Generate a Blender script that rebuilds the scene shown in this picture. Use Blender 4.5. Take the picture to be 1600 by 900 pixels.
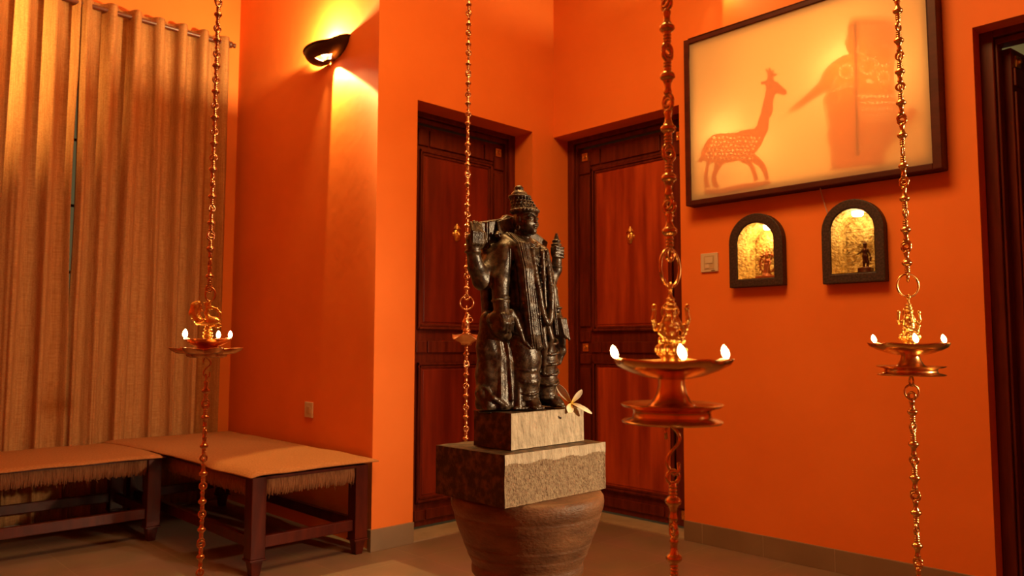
import bpy, bmesh, math, random
import numpy as np
from math import pi, sin, cos, radians, sqrt, atan2
from mathutils import Vector, Matrix

random.seed(7)
RNG = np.random.RandomState(11)
S = bpy.context.scene
for o in list(bpy.data.objects):
    bpy.data.objects.remove(o)
COL = S.collection

# ------------------------------------------------------------------ camera
FPX, PITCH, YAW, ROLL = 1196.35, radians(4.3227), radians(45.906), radians(.1412)
Fh = Vector((cos(YAW), sin(YAW), 0)); R0 = Vector((sin(YAW), -cos(YAW), 0)); ZZ = Vector((0, 0, 1))
CF = cos(PITCH)*Fh + sin(PITCH)*ZZ
U0 = -sin(PITCH)*Fh + cos(PITCH)*ZZ
CR = R0*cos(ROLL) + U0*sin(ROLL); CU = -R0*sin(ROLL) + U0*cos(ROLL)
cam = bpy.data.cameras.new('camera'); camo = bpy.data.objects.new('camera', cam); COL.objects.link(camo)
camo.matrix_world = Matrix(((CR.x, CU.x, -CF.x, 0), (CR.y, CU.y, -CF.y, 0), (CR.z, CU.z, -CF.z, 1.0), (0, 0, 0, 1)))
cam.sensor_width = 36; cam.lens = FPX/1600*36; cam.clip_start = .05
cam.dof.use_dof = True; cam.dof.focus_distance = 2.0; cam.dof.aperture_fstop = 5.6
S.camera = camo

def onX(px, py, X):     # photo pixel -> point of the plane x = X
    r = CF + CR*((px-800)/FPX) + CU*((450-py)/FPX)
    return Vector((0, 0, 1)) + r*(X/r.x)

# ------------------------------------------------------------------ world, lights, exposure
S.view_settings.view_transform = 'Standard'; S.view_settings.look = 'None'
S.view_settings.gamma = 1; S.view_settings.use_curve_mapping = False
S.view_settings.exposure = 0.0
W = bpy.data.worlds.new('dusk'); S.world = W; W.use_nodes = True
W.node_tree.nodes['Background'].inputs[0].default_value = (.20, .15, .06, 1)
W.node_tree.nodes['Background'].inputs[1].default_value = .6

def light(name, kind, loc, energy, color, target=None, size=.1, spot=None, blend=.3, sizey=None):
    l = bpy.data.lights.new(name, kind); l.energy = energy; l.color = color
    if kind == 'AREA':
        l.size = size
        if sizey: l.shape = 'RECTANGLE'; l.size_y = sizey
    else: l.shadow_soft_size = size
    if kind == 'SPOT': l.spot_size = radians(spot); l.spot_blend = blend
    o = bpy.data.objects.new(name, l); COL.objects.link(o); o.location = loc
    if target is not None:
        d = Vector(target)-Vector(loc); o.rotation_euler = d.to_track_quat('-Z', 'Y').to_euler()
    return o
WARM = (1, .52, .16)
# unseen sources: added ceiling fill, key spot off to the right, ceiling spot on curtains
light('ceiling_fill_light', 'AREA', (1.7, 1.5, 3.5), 78, WARM, (1.7, 1.5, 0), 1.1)  # soft ambient fill added under the ceiling, no fixture behind it
light('key_spot_light', 'SPOT', (2.78, -1.30, 1.50), 450, (1, .70, .38), (1.62, 1.75, .98), .06, 46, .8)  # unseen key from the right, lights the stone's front faces
light('curtain_ceiling_light', 'SPOT', (-.75, 3.55, 3.4), 1450, (1, .60, .18), (.28, 4.9, 2.85), .05, 46, .95)

# ------------------------------------------------------------------ geometry helpers
def link(name, me, mat=None, parent=None, smooth=False):
    o = bpy.data.objects.new(name, me); COL.objects.link(o)
    if mat is not None:
        for m in (mat if isinstance(mat, (list, tuple)) else [mat]): me.materials.append(m)
    if parent is not None: o.parent = parent
    if smooth: me.polygons.foreach_set('use_smooth', [True]*len(me.polygons))
    me.update()
    return o

def tag(o, label=None, cat=None, group=None, kind=None):
    if label: o['label'] = label
    if cat: o['category'] = cat
    if group: o['group'] = group
    if kind: o['kind'] = kind
    return o

def empty(name, loc=(0, 0, 0), rz=0, **k):
    o = bpy.data.objects.new(name, None); COL.objects.link(o); o.empty_display_size = .05
    o.location = loc; o.rotation_euler = (0, 0, rz)
    return tag(o, **k)

class MB:
    def __init__(s): s.v = []; s.f = []; s.mi = []
    def add(s, vs, fs, mi=0):
        n = len(s.v); s.v += [tuple(v) for v in vs]; s.f += [tuple(i+n for i in f) for f in fs]; s.mi += [mi]*len(fs); return s
    def box(s, x0, x1, y0, y1, z0, z1, mi=0):
        return s.add([(x0,y0,z0),(x1,y0,z0),(x1,y1,z0),(x0,y1,z0),(x0,y0,z1),(x1,y0,z1),(x1,y1,z1),(x0,y1,z1)],
                     [(0,3,2,1),(4,5,6,7),(0,1,5,4),(1,2,6,5),(2,3,7,6),(3,0,4,7)], mi)
    def frus(s, cx, cy, z0, z1, a0, b0, a1, b1):   # tapered box
        return s.add([(cx-a0,cy-b0,z0),(cx+a0,cy-b0,z0),(cx+a0,cy+b0,z0),(cx-a0,cy+b0,z0),(cx-a1,cy-b1,z1),(cx+a1,cy-b1,z1),(cx+a1,cy+b1,z1),(cx-a1,cy+b1,z1)],
                     [(0,3,2,1),(4,5,6,7),(0,1,5,4),(1,2,6,5),(2,3,7,6),(3,0,4,7)])
    def lathe(s, prof, n=32, mod=None, c=(0, 0, 0), a0=0, a1=2*pi, axis='z'):
        full = abs(a1-a0-2*pi) < 1e-6; m = n if full else n+1
        vs = []
        for j, (r, z) in enumerate(prof):
            for i in range(m):
                a = a0+(a1-a0)*i/n
                rr, zz = (r, z) if mod is None else mod(r, z, a, j)
                p = (rr*cos(a), rr*sin(a), zz)
                if axis == 'y': p = (p[0], -p[2], p[1])
                if axis == 'x': p = (-p[2], p[0], p[1])
                vs.append((c[0]+p[0], c[1]+p[1], c[2]+p[2]))
        fs = []
        for j in range(len(prof)-1):
            for i in range(n):
                k = (i+1) % m
                fs.append((j*m+i, j*m+k, (j+1)*m+k, (j+1)*m+i))
        return s.add(vs, fs)
    def tube(s, path, r, n=8, closed=False, caps=True):
        P = [Vector(p) for p in path]; N = len(P); rr = r if isinstance(r, (list, tuple)) else [r]*N
        T = []
        for i in range(N):
            a = P[(i-1) % N] if closed or i > 0 else P[i]; b = P[(i+1) % N] if closed or i < N-1 else P[i]
            T.append((b-a).normalized())
        up = Vector((0, 0, 1)) if abs(T[0].z) < .9 else Vector((1, 0, 0))
        u = T[0].cross(up).normalized(); vs = []
        for i in range(N):
            u = (u - T[i]*u.dot(T[i])).normalized(); w = T[i].cross(u)
            for k in range(n):
                a = 2*pi*k/n; vs.append(P[i]+(u*cos(a)+w*sin(a))*rr[i])
        fs = []
        for i in range(N if closed else N-1):
            for k in range(n):
                j = (i+1) % N; fs.append((i*n+k, i*n+(k+1) % n, j*n+(k+1) % n, j*n+k))
        if not closed and caps: fs += [tuple(range(n-1, -1, -1)), tuple((N-1)*n+k for k in range(n))]
        return s.add(vs, fs)
    def ring(s, c, R, r, axis='y', n=24, m=8, sx=1., sz=1.):
        path = []
        for i in range(n):
            a = 2*pi*i/n
            p = {'y': (R*sx*cos(a), 0, R*sz*sin(a)), 'x': (0, R*sx*cos(a), R*sz*sin(a)), 'z': (R*cos(a), R*sin(a), 0)}[axis]
            path.append((c[0]+p[0], c[1]+p[1], c[2]+p[2]))
        return s.tube(path, r, m, closed=True)
    def ball(s, c, rx, ry=None, rz=None, n=12, m=8):
        ry = ry or rx; rz = rz or rx; vs = []; fs = []
        for j in range(m+1):
            t = pi*j/m
            for i in range(n):
                a = 2*pi*i/n; vs.append((c[0]+rx*sin(t)*cos(a), c[1]+ry*sin(t)*sin(a), c[2]-rz*cos(t)))
        for j in range(m):
            for i in range(n): fs.append((j*n+i, j*n+(i+1) % n, (j+1)*n+(i+1) % n, (j+1)*n+i))
        return s.add(vs, fs)
    def mesh(s, name):
        me = bpy.data.meshes.new(name); me.from_pydata(s.v, [], s.f)
        if any(s.mi): me.polygons.foreach_set('material_index', s.mi)
        bm = bmesh.new(); bm.from_mesh(me); bmesh.ops.remove_doubles(bm, verts=bm.verts, dist=1e-6)
        bmesh.ops.recalc_face_normals(bm, faces=bm.faces); bm.to_mesh(me); bm.free(); return me
    def build(s, name, mat, parent=None, smooth=False, bevel=0, seg=2, auto=None):
        o = link(name, s.mesh(name), mat, parent, smooth or auto is not None)
        if auto is not None:
            try: o.data.set_sharp_from_angle(angle=radians(auto))
            except Exception: pass
        if bevel:
            b = o.modifiers.new('bevel', 'BEVEL'); b.width = bevel; b.segments = seg; b.limit_method = 'ANGLE'; b.harden_normals = False
        return o

def pip(p, poly):
    x, y = p; c = False
    for i in range(len(poly)):
        (x1, y1), (x2, y2) = poly[i], poly[i-1]
        if (y1 > y) != (y2 > y) and x < (x2-x1)*(y-y1)/(y2-y1)+x1: c = not c
    return c

def plate(name, outline, holes, thick, to3, mat, parent=None, direction=(1, 0, 0)):
    """flat outline with holes, given real thickness; to3 maps (u,v) to a point"""
    from mathutils.geometry import delaunay_2d_cdt
    loops = [list(outline)]+[list(h) for h in holes]; P2 = []; E2 = []
    for lp in loops:
        k0 = len(P2); P2 += [Vector((float(p[0]), float(p[1]))) for p in lp]; E2 += [(k0+i, k0+(i+1) % len(lp)) for i in range(len(lp))]
    ov, oe, of, *_ = delaunay_2d_cdt(P2, E2, [], 0, 1e-5)
    bm = bmesh.new(); bv = [bm.verts.new(to3(v.x, v.y)) for v in ov]
    for f in of:
        c = (sum(ov[i].x for i in f)/len(f), sum(ov[i].y for i in f)/len(f))
        if pip(c, loops[0]) and not any(pip(c, h) for h in loops[1:]): bm.faces.new([bv[i] for i in f])
    bmesh.ops.delete(bm, geom=[v for v in bm.verts if not v.link_faces], context='VERTS')
    r = bmesh.ops.extrude_face_region(bm, geom=bm.faces[:])
    bmesh.ops.translate(bm, verts=[g for g in r['geom'] if isinstance(g, bmesh.types.BMVert)], vec=Vector(direction)*thick)
    bmesh.ops.recalc_face_normals(bm, faces=bm.faces)
    me = bpy.data.meshes.new(name); bm.to_mesh(me); bm.free()
    return link(name, me, mat, parent)

# ---- distance-field carving (for figures): grid, smooth unions, surface nets
class SDF:
    def __init__(s, lo, hi, h):
        s.lo = np.array(lo, np.float32); s.h = h
        s.n = [int(math.ceil((hi[i]-lo[i])/h))+1 for i in range(3)]
        s.ax = [(lo[i]+h*np.arange(s.n[i])).astype(np.float32) for i in range(3)]
        s.d = np.full(s.n, .05, np.float32)
    def sl(s, lo, hi):
        a = [max(0, int((lo[i]-s.lo[i])/s.h)-1) for i in range(3)]; b = [min(s.n[i], int((hi[i]-s.lo[i])/s.h)+2) for i in range(3)]
        sl = tuple(slice(a[i], max(a[i]+1, b[i])) for i in range(3))
        return sl, s.ax[0][sl[0]][:, None, None], s.ax[1][sl[1]][None, :, None], s.ax[2][sl[2]][None, None, :]
    def op(s, lo, hi, fn, k=.006, mode='u', pad=.02):
        sl, x, y, z = s.sl([l-pad for l in lo], [h+pad for h in hi])
        b = fn(x, y, z); a = s.d[sl]
        if mode == 'u':
            hh = np.clip(.5+.5*(a-b)/k, 0, 1) if k > 0 else (b < a)*1.
            s.d[sl] = a*(1-hh)+b*hh-k*hh*(1-hh)
        elif mode == 's':
            b = -b; hh = np.clip(.5-.5*(a-b)/k, 0, 1); s.d[sl] = a*(1-hh)+b*hh+k*hh*(1-hh)
        elif mode == 'd': s.d[sl] = a+b
    def cap(s, p, q, r0, r1=None, k=.006, mode='u', flat=None):
        r1 = r0 if r1 is None else r1
        p = np.array(p, np.float32); q = np.array(q, np.float32); R = max(r0, r1)
        def fn(x, y, z):
            d = q-p; L = float(d@d)+1e-12
            t = np.clip(((x-p[0])*d[0]+(y-p[1])*d[1]+(z-p[2])*d[2])/L, 0, 1)
            return np.sqrt((x-p[0]-t*d[0])**2+(y-p[1]-t*d[1])**2+(z-p[2]-t*d[2])**2)-(r0+(r1-r0)*t)
        s.op(np.minimum(p, q)-R, np.maximum(p, q)+R, fn, k, mode)
    def path(s, pts, r, k=.004, mode='u'):
        for i in range(len(pts)-1):
            ra, rb = (r[i], r[i+1]) if isinstance(r, (list, tuple)) else (r, r)
            s.cap(pts[i], pts[i+1], ra, rb, k, mode)
    def ell(s, c, r, k=.006, mode='u', rz=0):
        R = max(r); ca, sa = cos(rz), sin(rz)
        def fn(x, y, z):
            X = (x-c[0])*ca+(y-c[1])*sa; Y = -(x-c[0])*sa+(y-c[1])*ca
            k0 = np.sqrt((X/r[0])**2+(Y/r[1])**2+((z-c[2])/r[2])**2)
            k1 = np.sqrt((X/r[0]**2)**2+(Y/r[1]**2)**2+((z-c[2])/r[2]**2)**2)+1e-9
            return k0*(k0-1)/k1
        s.op([c[i]-R for i in range(3)], [c[i]+R for i in range(3)], fn, k, mode)
    def box(s, c, b, r=.004, k=.004, mode='u', rz=0, shear=0, ry=0):
        R = sqrt(b[0]**2+b[1]**2+b[2]**2)+r; ca, sa = cos(rz), sin(rz); cy, sy = cos(ry), sin(ry)
        def fn(x, y, z):
            X = (x-c[0])*ca+(y-c[1])*sa; Y = -(x-c[0])*sa+(y-c[1])*ca; Zl = z-c[2]
            X, Zl = X*cy+Zl*sy, -X*sy+Zl*cy
            qx = np.abs(X)-b[0]+r; qy = np.abs(Y)-b[1]+r; qz = np.abs(Zl)-b[2]+r
            return np.sqrt(np.maximum(qx, 0)**2+np.maximum(qy, 0)**2+np.maximum(qz, 0)**2)+np.minimum(np.maximum(qx, np.maximum(qy, qz)), 0)-r
        s.op([c[i]-R for i in range(3)], [c[i]+R for i in range(3)], fn, k, mode)
    def tor(s, c, R, r, k=.003, mode='u', axis=2, sx=1.):
        def fn(x, y, z):
            p = [x-c[0], y-c[1], z-c[2]]; a = p.pop(axis)
            return np.sqrt((np.sqrt((p[0]/sx)**2+p[1]**2)-R)**2+a**2)-r
        m = R*max(1, sx)+r; s.op([c[i]-m for i in range(3)], [c[i]+m for i in range(3)], fn, k, mode)
    def cone(s, c, z0, z1, r0, r1, k=.003, lean=(0, 0), mode='u'):
        R = max(r0, r1)+max(abs(lean[0]), abs(lean[1]))
        def fn(x, y, z):
            t = (z-z0)/(z1-z0); tc = np.clip(t, 0, 1)
            q = np.sqrt((x-c[0]-lean[0]*tc)**2+(y-c[1]-lean[1]*tc)**2)-(r0+(r1-r0)*tc)
            w = np.maximum(z0-z, z-z1)
            return np.minimum(np.maximum(q, w), 0)+np.sqrt(np.maximum(q, 0)**2+np.maximum(w, 0)**2)
        s.op((c[0]-R, c[1]-R, z0), (c[0]+R, c[1]+R, z1), fn, k, mode)
    def mesh(s, name, only_big=False):
        D = s.d; ins = D < 0; n = D.shape
        cs = np.zeros((n[0]-1, n[1]-1, n[2]-1), np.int8)
        for i in (0, 1):
            for j in (0, 1):
                for k in (0, 1): cs += ins[i:n[0]-1+i, j:n[1]-1+j, k:n[2]-1+k]
        cells = np.argwhere((cs > 0) & (cs < 8)); idx = np.full(cs.shape, -1, np.int64); idx[tuple(cells.T)] = np.arange(len(cells))
        acc = np.zeros((len(cells), 3)); cnt = np.zeros(len(cells))
        cor = [(i, j, k) for i in (0, 1) for j in (0, 1) for k in (0, 1)]
        for a in cor:
            for ax in range(3):
                if a[ax]: continue
                b = list(a); b[ax] = 1
                da = D[cells[:, 0]+a[0], cells[:, 1]+a[1], cells[:, 2]+a[2]]; db = D[cells[:, 0]+b[0], cells[:, 1]+b[1], cells[:, 2]+b[2]]
                m = (da < 0) != (db < 0); t = np.where(m, da/np.where(m, da-db, 1), 0)
                p = np.array(a, float)[None, :].repeat(len(cells), 0); p[:, ax] += t
                acc[m] += p[m]; cnt[m] += 1
        V = (cells+acc/cnt[:, None])*s.h+s.lo
        F = []
        for ax in range(3):
            u, w = [(1, 2), (2, 0), (0, 1)][ax]
            sa = [slice(None)]*3; sb = [slice(None)]*3; sa[ax] = slice(0, n[ax]-1); sb[ax] = slice(1, n[ax])
            m = ins[tuple(sa)] != ins[tuple(sb)]; e = np.argwhere(m)
            e = e[(e[:, u] > 0) & (e[:, w] > 0) & (e[:, u] < n[u]-1) & (e[:, w] < n[w]-1)]
            flip = ins[tuple(sa)][tuple(e.T)]
            q = []
            for du, dw in ((-1, -1), (0, -1), (0, 0), (-1, 0)):
                c = e.copy(); c[:, u] += du; c[:, w] += dw; q.append(idx[tuple(c.T)])
            q = np.stack(q, 1); q[~flip] = q[~flip][:, ::-1]; F.append(q)
        F = np.concatenate(F); F = F[(F >= 0).all(1)]
        me = bpy.data.meshes.new(name)
        me.vertices.add(len(V)); me.vertices.foreach_set('co', V.astype(np.float32).ravel())
        me.loops.add(F.size); me.loops.foreach_set('vertex_index', F.ravel().astype(np.int32))
        me.polygons.add(len(F)); me.polygons.foreach_set('loop_start', np.arange(0, F.size, 4, dtype=np.int32))
        try: me.polygons.foreach_set('loop_total', np.full(len(F), 4, np.int32))
        except Exception: pass
        me.update(calc_edges=True); me.validate()
        return me

# ------------------------------------------------------------------ materials
def mat(name, color, rough=.6, metal=0., noise=0., nscale=8., stretch=(1, 1, 1), color2=None, bump=0., bscale=60., bstretch=(1, 1, 1),
        bdist=.003, spec=.5, emit=None, estr=0., detail=4., coat=0., sharp=None, trans=None):
    m = bpy.data.materials.new(name); m.use_nodes = True; nt = m.node_tree; N = nt.nodes; L = nt.links
    b = N['Principled BSDF']; b.inputs['Base Color'].default_value = (*color, 1); b.inputs['Roughness'].default_value = rough
    b.inputs['Metallic'].default_value = metal; b.inputs['Specular IOR Level'].default_value = spec
    if coat: b.inputs['Coat Weight'].default_value = coat; b.inputs['Coat Roughness'].default_value = .15
    if emit: b.inputs['Emission Color'].default_value = (*emit, 1); b.inputs['Emission Strength'].default_value = estr
    tc = N.new('ShaderNodeTexCoord')
    def tex(scale, st, det=detail):
        mp = N.new('ShaderNodeMapping'); mp.inputs['Scale'].default_value = st; L.new(tc.outputs['Object'], mp.inputs[0])
        t = N.new('ShaderNodeTexNoise'); t.inputs['Scale'].default_value = scale; t.inputs['Detail'].default_value = det
        L.new(mp.outputs[0], t.inputs['Vector']); return t
    if color2:
        t = tex(nscale, stretch); r = N.new('ShaderNodeValToRGB')
        lo, hi = sharp or (.35, .65)
        r.color_ramp.elements[0].position = lo; r.color_ramp.elements[1].position = hi
        r.color_ramp.elements[0].color = (*color, 1); r.color_ramp.elements[1].color = (*color2, 1)
        L.new(t.outputs['Fac'], r.inputs[0]); L.new(r.outputs[0], b.inputs['Base Color'])
    if bump:
        t = tex(bscale, bstretch, 5); bp = N.new('ShaderNodeBump'); bp.inputs['Strength'].default_value = bump; bp.inputs['Distance'].default_value = bdist
        L.new(t.outputs['Fac'], bp.inputs['Height']); L.new(bp.outputs[0], b.inputs['Normal'])
    return m

M = {}
M['wall'] = mat('orange_wall_paint', (.76, .182, .027), .62, color2=(.82, .208, .034), nscale=2.2, bump=.25, bscale=14, bdist=.004, spec=.25)
M['ceiling'] = mat('ceiling_paint', (.80, .62, .38), .8)
M['wood'] = mat('dark_red_wood', (.075, .008, .003), .36, spec=.3, color2=(.15, .022, .008), nscale=7, stretch=(6, 6, .6), bump=.15, bscale=30, bstretch=(8, 8, .5), bdist=.001, sharp=(.3, .7))
M['wood_panel'] = mat('red_wood_panel', (.12, .010, .004), .3, color2=(.26, .028, .008), nscale=3.2, stretch=(4, 4, .45), bump=.1, bscale=30, bstretch=(8, 8, .5), bdist=.001, detail=8, sharp=(.38, .66))
M['wood_box'] = mat('deep_brown_wood', (.050, .006, .003), .5, spec=.25, color2=(.08, .011, .005), nscale=6, stretch=(1, 1, 5))
M['bench_wood'] = mat('bench_mahogany', (.05, .005, .003), .32, spec=.3, color2=(.085, .010, .004), nscale=6, stretch=(5, 5, .8), bump=.08, bscale=20, bdist=.001)
M['brass'] = mat('brass', (.80, .47, .17), .24, 1., color2=(.62, .32, .10), nscale=30, bump=.2, bscale=90, bdist=.0008, sharp=(.3, .8))
M['brass_gold'] = mat('gilded_brass', (.93, .62, .20), .33, 1., color2=(.72, .42, .11), nscale=60, bump=.4, bscale=220, bdist=.0008)
M['copper'] = mat('reddish_brass', (.70, .36, .17), .28, 1., color2=(.50, .22, .10), nscale=30, bump=.2, bscale=90, bdist=.0008)
M['bronze'] = mat('dark_bronze_sconce', (.035, .011, .006), .38, .35, bump=.2, bscale=50, bdist=.001)
M['stone_dark'] = mat('oiled_black_stone', (.017, .009, .005), .31, color2=(.15, .10, .055), nscale=60, bump=.6, bscale=300, bdist=.0012, detail=8, sharp=(.42, .80), spec=.55)
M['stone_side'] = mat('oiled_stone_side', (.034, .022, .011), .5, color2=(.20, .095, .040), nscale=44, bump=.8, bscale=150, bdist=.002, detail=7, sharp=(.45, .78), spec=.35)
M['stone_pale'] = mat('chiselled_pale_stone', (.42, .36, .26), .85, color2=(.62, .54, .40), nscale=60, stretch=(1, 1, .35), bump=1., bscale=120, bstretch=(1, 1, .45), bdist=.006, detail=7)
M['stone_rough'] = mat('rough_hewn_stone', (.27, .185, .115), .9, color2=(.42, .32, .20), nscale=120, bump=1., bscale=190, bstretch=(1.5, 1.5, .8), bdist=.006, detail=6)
M['pot'] = mat('worn_brown_stone_pot', (.10, .042, .018), .55, color2=(.23, .11, .048), nscale=11, stretch=(1, 1, 3), bump=.7, bscale=90, bstretch=(1, 1, 2), bdist=.003, detail=8, sharp=(.3, .7))
M['granite'] = mat('dark_granite', (.014, .005, .005), .6, color2=(.060, .024, .020), nscale=110, bump=.5, bscale=120, bdist=.002, sharp=(.4, .7))
M['gold_stone'] = mat('gilt_rubble_lining', (.42, .25, .06), .55, color2=(.84, .60, .20), nscale=50, bump=1., bscale=42, bstretch=(1, 1, 2.2), bdist=.016, detail=5)
M['jute'] = mat('jute_cloth', (.27, .105, .04), .95, color2=(.35, .145, .058), nscale=120, stretch=(1, 1, 1), bump=.6, bscale=260, bdist=.002, spec=.1)
M['rope'] = mat('coir_rope_weave', (.22, .085, .038), .95, color2=(.34, .145, .065), nscale=160, stretch=(1, 1, .1), bump=.8, bscale=300, bdist=.002, spec=.1)
M['wood_panel_lit'] = mat('lit_red_wood_panel', (.26, .028, .007), .3, color2=(.55, .085, .018), nscale=3.2, stretch=(4, 4, .4), bump=.1, bscale=30, bstretch=(8, 8, .5), bdist=.001, detail=8, sharp=(.38, .66))  # door_2's panel wood, lightened to carry the light reflected in it
M['plaster_white'] = mat('white_cavity', (.85, .70, .46), .8)
M['plastic'] = mat('cream_switch_plastic', (.62, .50, .36), .4)
M['plastic_dark'] = mat('switch_rocker_plastic', (.50, .36, .22), .4)
M['bronze_fig'] = mat('dark_bronze_figure', (.06, .02, .010), .35, .8, bump=.4, bscale=200, bdist=.001)
M['copper_fig'] = mat('red_bronze_figure', (.30, .10, .045), .38, .8, bump=.5, bscale=200, bdist=.001)
M['cord'] = mat('pale_cable', (.62, .38, .26), .5)
M['wick'] = mat('cotton_wick', (.8, .7, .5), .8)
M['petal'] = mat('plain_white_petal', (.86, .80, .62), .6)
M['dark_room'] = mat('dim_room_wall', (.05, .035, .02), .8)
M['dark_ceiling'] = mat('olive_ceiling_paint', (.34, .30, .14), .8)
M['win_wood'] = mat('window_wood', (.05, .02, .012), .5)
M['curtain_rod'] = mat('curtain_rod_brown', (.10, .022, .010), .35)
M['marble'] = mat('threshold_marble', (.34, .25, .17), .4, color2=(.42, .32, .22), nscale=10)

def tile_mat(name, c1, c2, mortar, w, off=(0, 0), rough=.3):
    m = bpy.data.materials.new(name); m.use_nodes = True; N = m.node_tree.nodes; L = m.node_tree.links; b = N['Principled BSDF']
    tc = N.new('ShaderNodeTexCoord'); mp = N.new('ShaderNodeMapping'); mp.inputs['Location'].default_value = (off[0], off[1], 0)
    L.new(tc.outputs['Object'], mp.inputs[0])
    t = N.new('ShaderNodeTexBrick'); t.offset = 0; t.inputs['Scale'].default_value = 1; t.inputs['Brick Width'].default_value = w; t.inputs['Row Height'].default_value = w
    t.inputs['Mortar Size'].default_value = .0028; t.inputs['Mortar Smooth'].default_value = .2
    t.inputs['Color1'].default_value = (*c1, 1); t.inputs['Color2'].default_value = (*c2, 1); t.inputs['Mortar'].default_value = (*mortar, 1)
    L.new(mp.outputs[0], t.inputs['Vector'])
    n = N.new('ShaderNodeTexNoise'); n.inputs['Scale'].default_value = 5; n.inputs['Detail'].default_value = 6; L.new(tc.outputs['Object'], n.inputs['Vector'])
    mx = N.new('ShaderNodeMix'); mx.data_type = 'RGBA'; mx.blend_type = 'MULTIPLY'; mx.inputs[0].default_value = .5
    L.new(t.outputs['Color'], mx.inputs[6]); L.new(n.outputs['Color'], mx.inputs[7])
    hs = N.new('ShaderNodeHueSaturation'); hs.inputs['Saturation'].default_value = .8; hs.inputs['Value'].default_value = 1.25
    L.new(mx.outputs[2], hs.inputs['Color']); L.new(hs.outputs[0], b.inputs['Base Color'])
    bp = N.new('ShaderNodeBump'); bp.inputs['Strength'].default_value = .3; bp.inputs['Distance'].default_value = .002; bp.invert = True
    L.new(t.outputs['Fac'], bp.inputs['Height']); L.new(bp.outputs[0], b.inputs['Normal'])
    b.inputs['Roughness'].default_value = rough
    return m
M['floor'] = tile_mat('floor_tiles', (.20, .105, .06), (.225, .12, .068), (.27, .145, .08), .42, (-2.28+.42*8, -3.395+.42*12), .42)
M['skirting'] = mat('grey_skirting_tile', (.20, .135, .085), .5, color2=(.24, .165, .105), nscale=4)

def emis(name, color, strength):
    m = bpy.data.materials.new(name); m.use_nodes = True; N = m.node_tree.nodes; b = N['Principled BSDF']
    b.inputs['Base Color'].default_value = (0, 0, 0, 1); b.inputs['Emission Color'].default_value = (*color, 1); b.inputs['Emission Strength'].default_value = strength
    return m
M['flame'] = emis('oil_flame', (1, .66, .25), 40)
M['bulb'] = emis('lit_bulb', (1, .80, .50), 20)

def cloth_mat(name, c1, c2, tr, weave=True):
    m = bpy.data.materials.new(name); m.use_nodes = True; nt = m.node_tree; N = nt.nodes; L = nt.links; N.remove(N['Principled BSDF'])
    out = N['Material Output']; tc = N.new('ShaderNodeTexCoord')
    cols = []
    for st in ((1, 1, .05), (.05, 1, 1)):
        mp = N.new('ShaderNodeMapping'); mp.inputs['Scale'].default_value = st; L.new(tc.outputs['Object'], mp.inputs[0])
        n = N.new('ShaderNodeTexNoise'); n.inputs['Scale'].default_value = 170; n.inputs['Detail'].default_value = 3; L.new(mp.outputs[0], n.inputs['Vector']); cols.append(n)
    ad = N.new('ShaderNodeMath'); ad.operation = 'ADD'; L.new(cols[0].outputs['Fac'], ad.inputs[0]); L.new(cols[1].outputs['Fac'], ad.inputs[1])
    r = N.new('ShaderNodeValToRGB'); r.color_ramp.elements[0].position = .38; r.color_ramp.elements[1].position = .62
    hf = N.new('ShaderNodeMath'); hf.operation = 'MULTIPLY'; hf.inputs[1].default_value = .5; L.new(ad.outputs[0], hf.inputs[0]); L.new(hf.outputs[0], r.inputs[0])
    r.color_ramp.elements[0].color = (*c1, 1); r.color_ramp.elements[1].color = (*c2, 1)
    d = N.new('ShaderNodeBsdfDiffuse'); t = N.new('ShaderNodeBsdfTranslucent'); mx = N.new('ShaderNodeMixShader'); mx.inputs[0].default_value = tr
    L.new(r.outputs[0], d.inputs[0]); L.new(r.outputs[0], t.inputs[0]); L.new(d.outputs[0], mx.inputs[1]); L.new(t.outputs[0], mx.inputs[2]); L.new(mx.outputs[0], out.inputs[0])
    bp = N.new('ShaderNodeBump'); bp.inputs['Strength'].default_value = .4; bp.inputs['Distance'].default_value = .002
    L.new(hf.outputs[0], bp.inputs['Height']); L.new(bp.outputs[0], d.inputs['Normal'])
    return m
M['linen'] = cloth_mat('linen_curtain', (.38, .16, .06), (.52, .26, .10), .18)
M['screen'] = None
def screen_mat(name, col, fd, ft, ftr):
    m = bpy.data.materials.new(name); m.use_nodes = True; nt = m.node_tree; N = nt.nodes; L = nt.links; N.remove(N['Principled BSDF'])
    d = N.new('ShaderNodeBsdfDiffuse'); t = N.new('ShaderNodeBsdfTranslucent'); tp = N.new('ShaderNodeBsdfTransparent')
    for x in (d, t): x.inputs[0].default_value = (*col, 1)
    tp.inputs[0].default_value = (*col, 1)
    a = N.new('ShaderNodeMixShader'); a.inputs[0].default_value = ft/(fd+ft); L.new(d.outputs[0], a.inputs[1]); L.new(t.outputs[0], a.inputs[2])
    b = N.new('ShaderNodeMixShader'); b.inputs[0].default_value = ftr; L.new(a.outputs[0], b.inputs[1]); L.new(tp.outputs[0], b.inputs[2]); L.new(b.outputs[0], N['Material Output'].inputs[0])
    return m
M['screen'] = screen_mat('translucent_screen', (.92, .80, .62), .25, .75, 0)
M['leather'] = screen_mat('thin_puppet_leather', (.85, .50, .22), .3, .7, .30)
M['leather_faint'] = screen_mat('thin_oiled_puppet_leather', (.88, .56, .27), .3, .7, .45)

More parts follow.
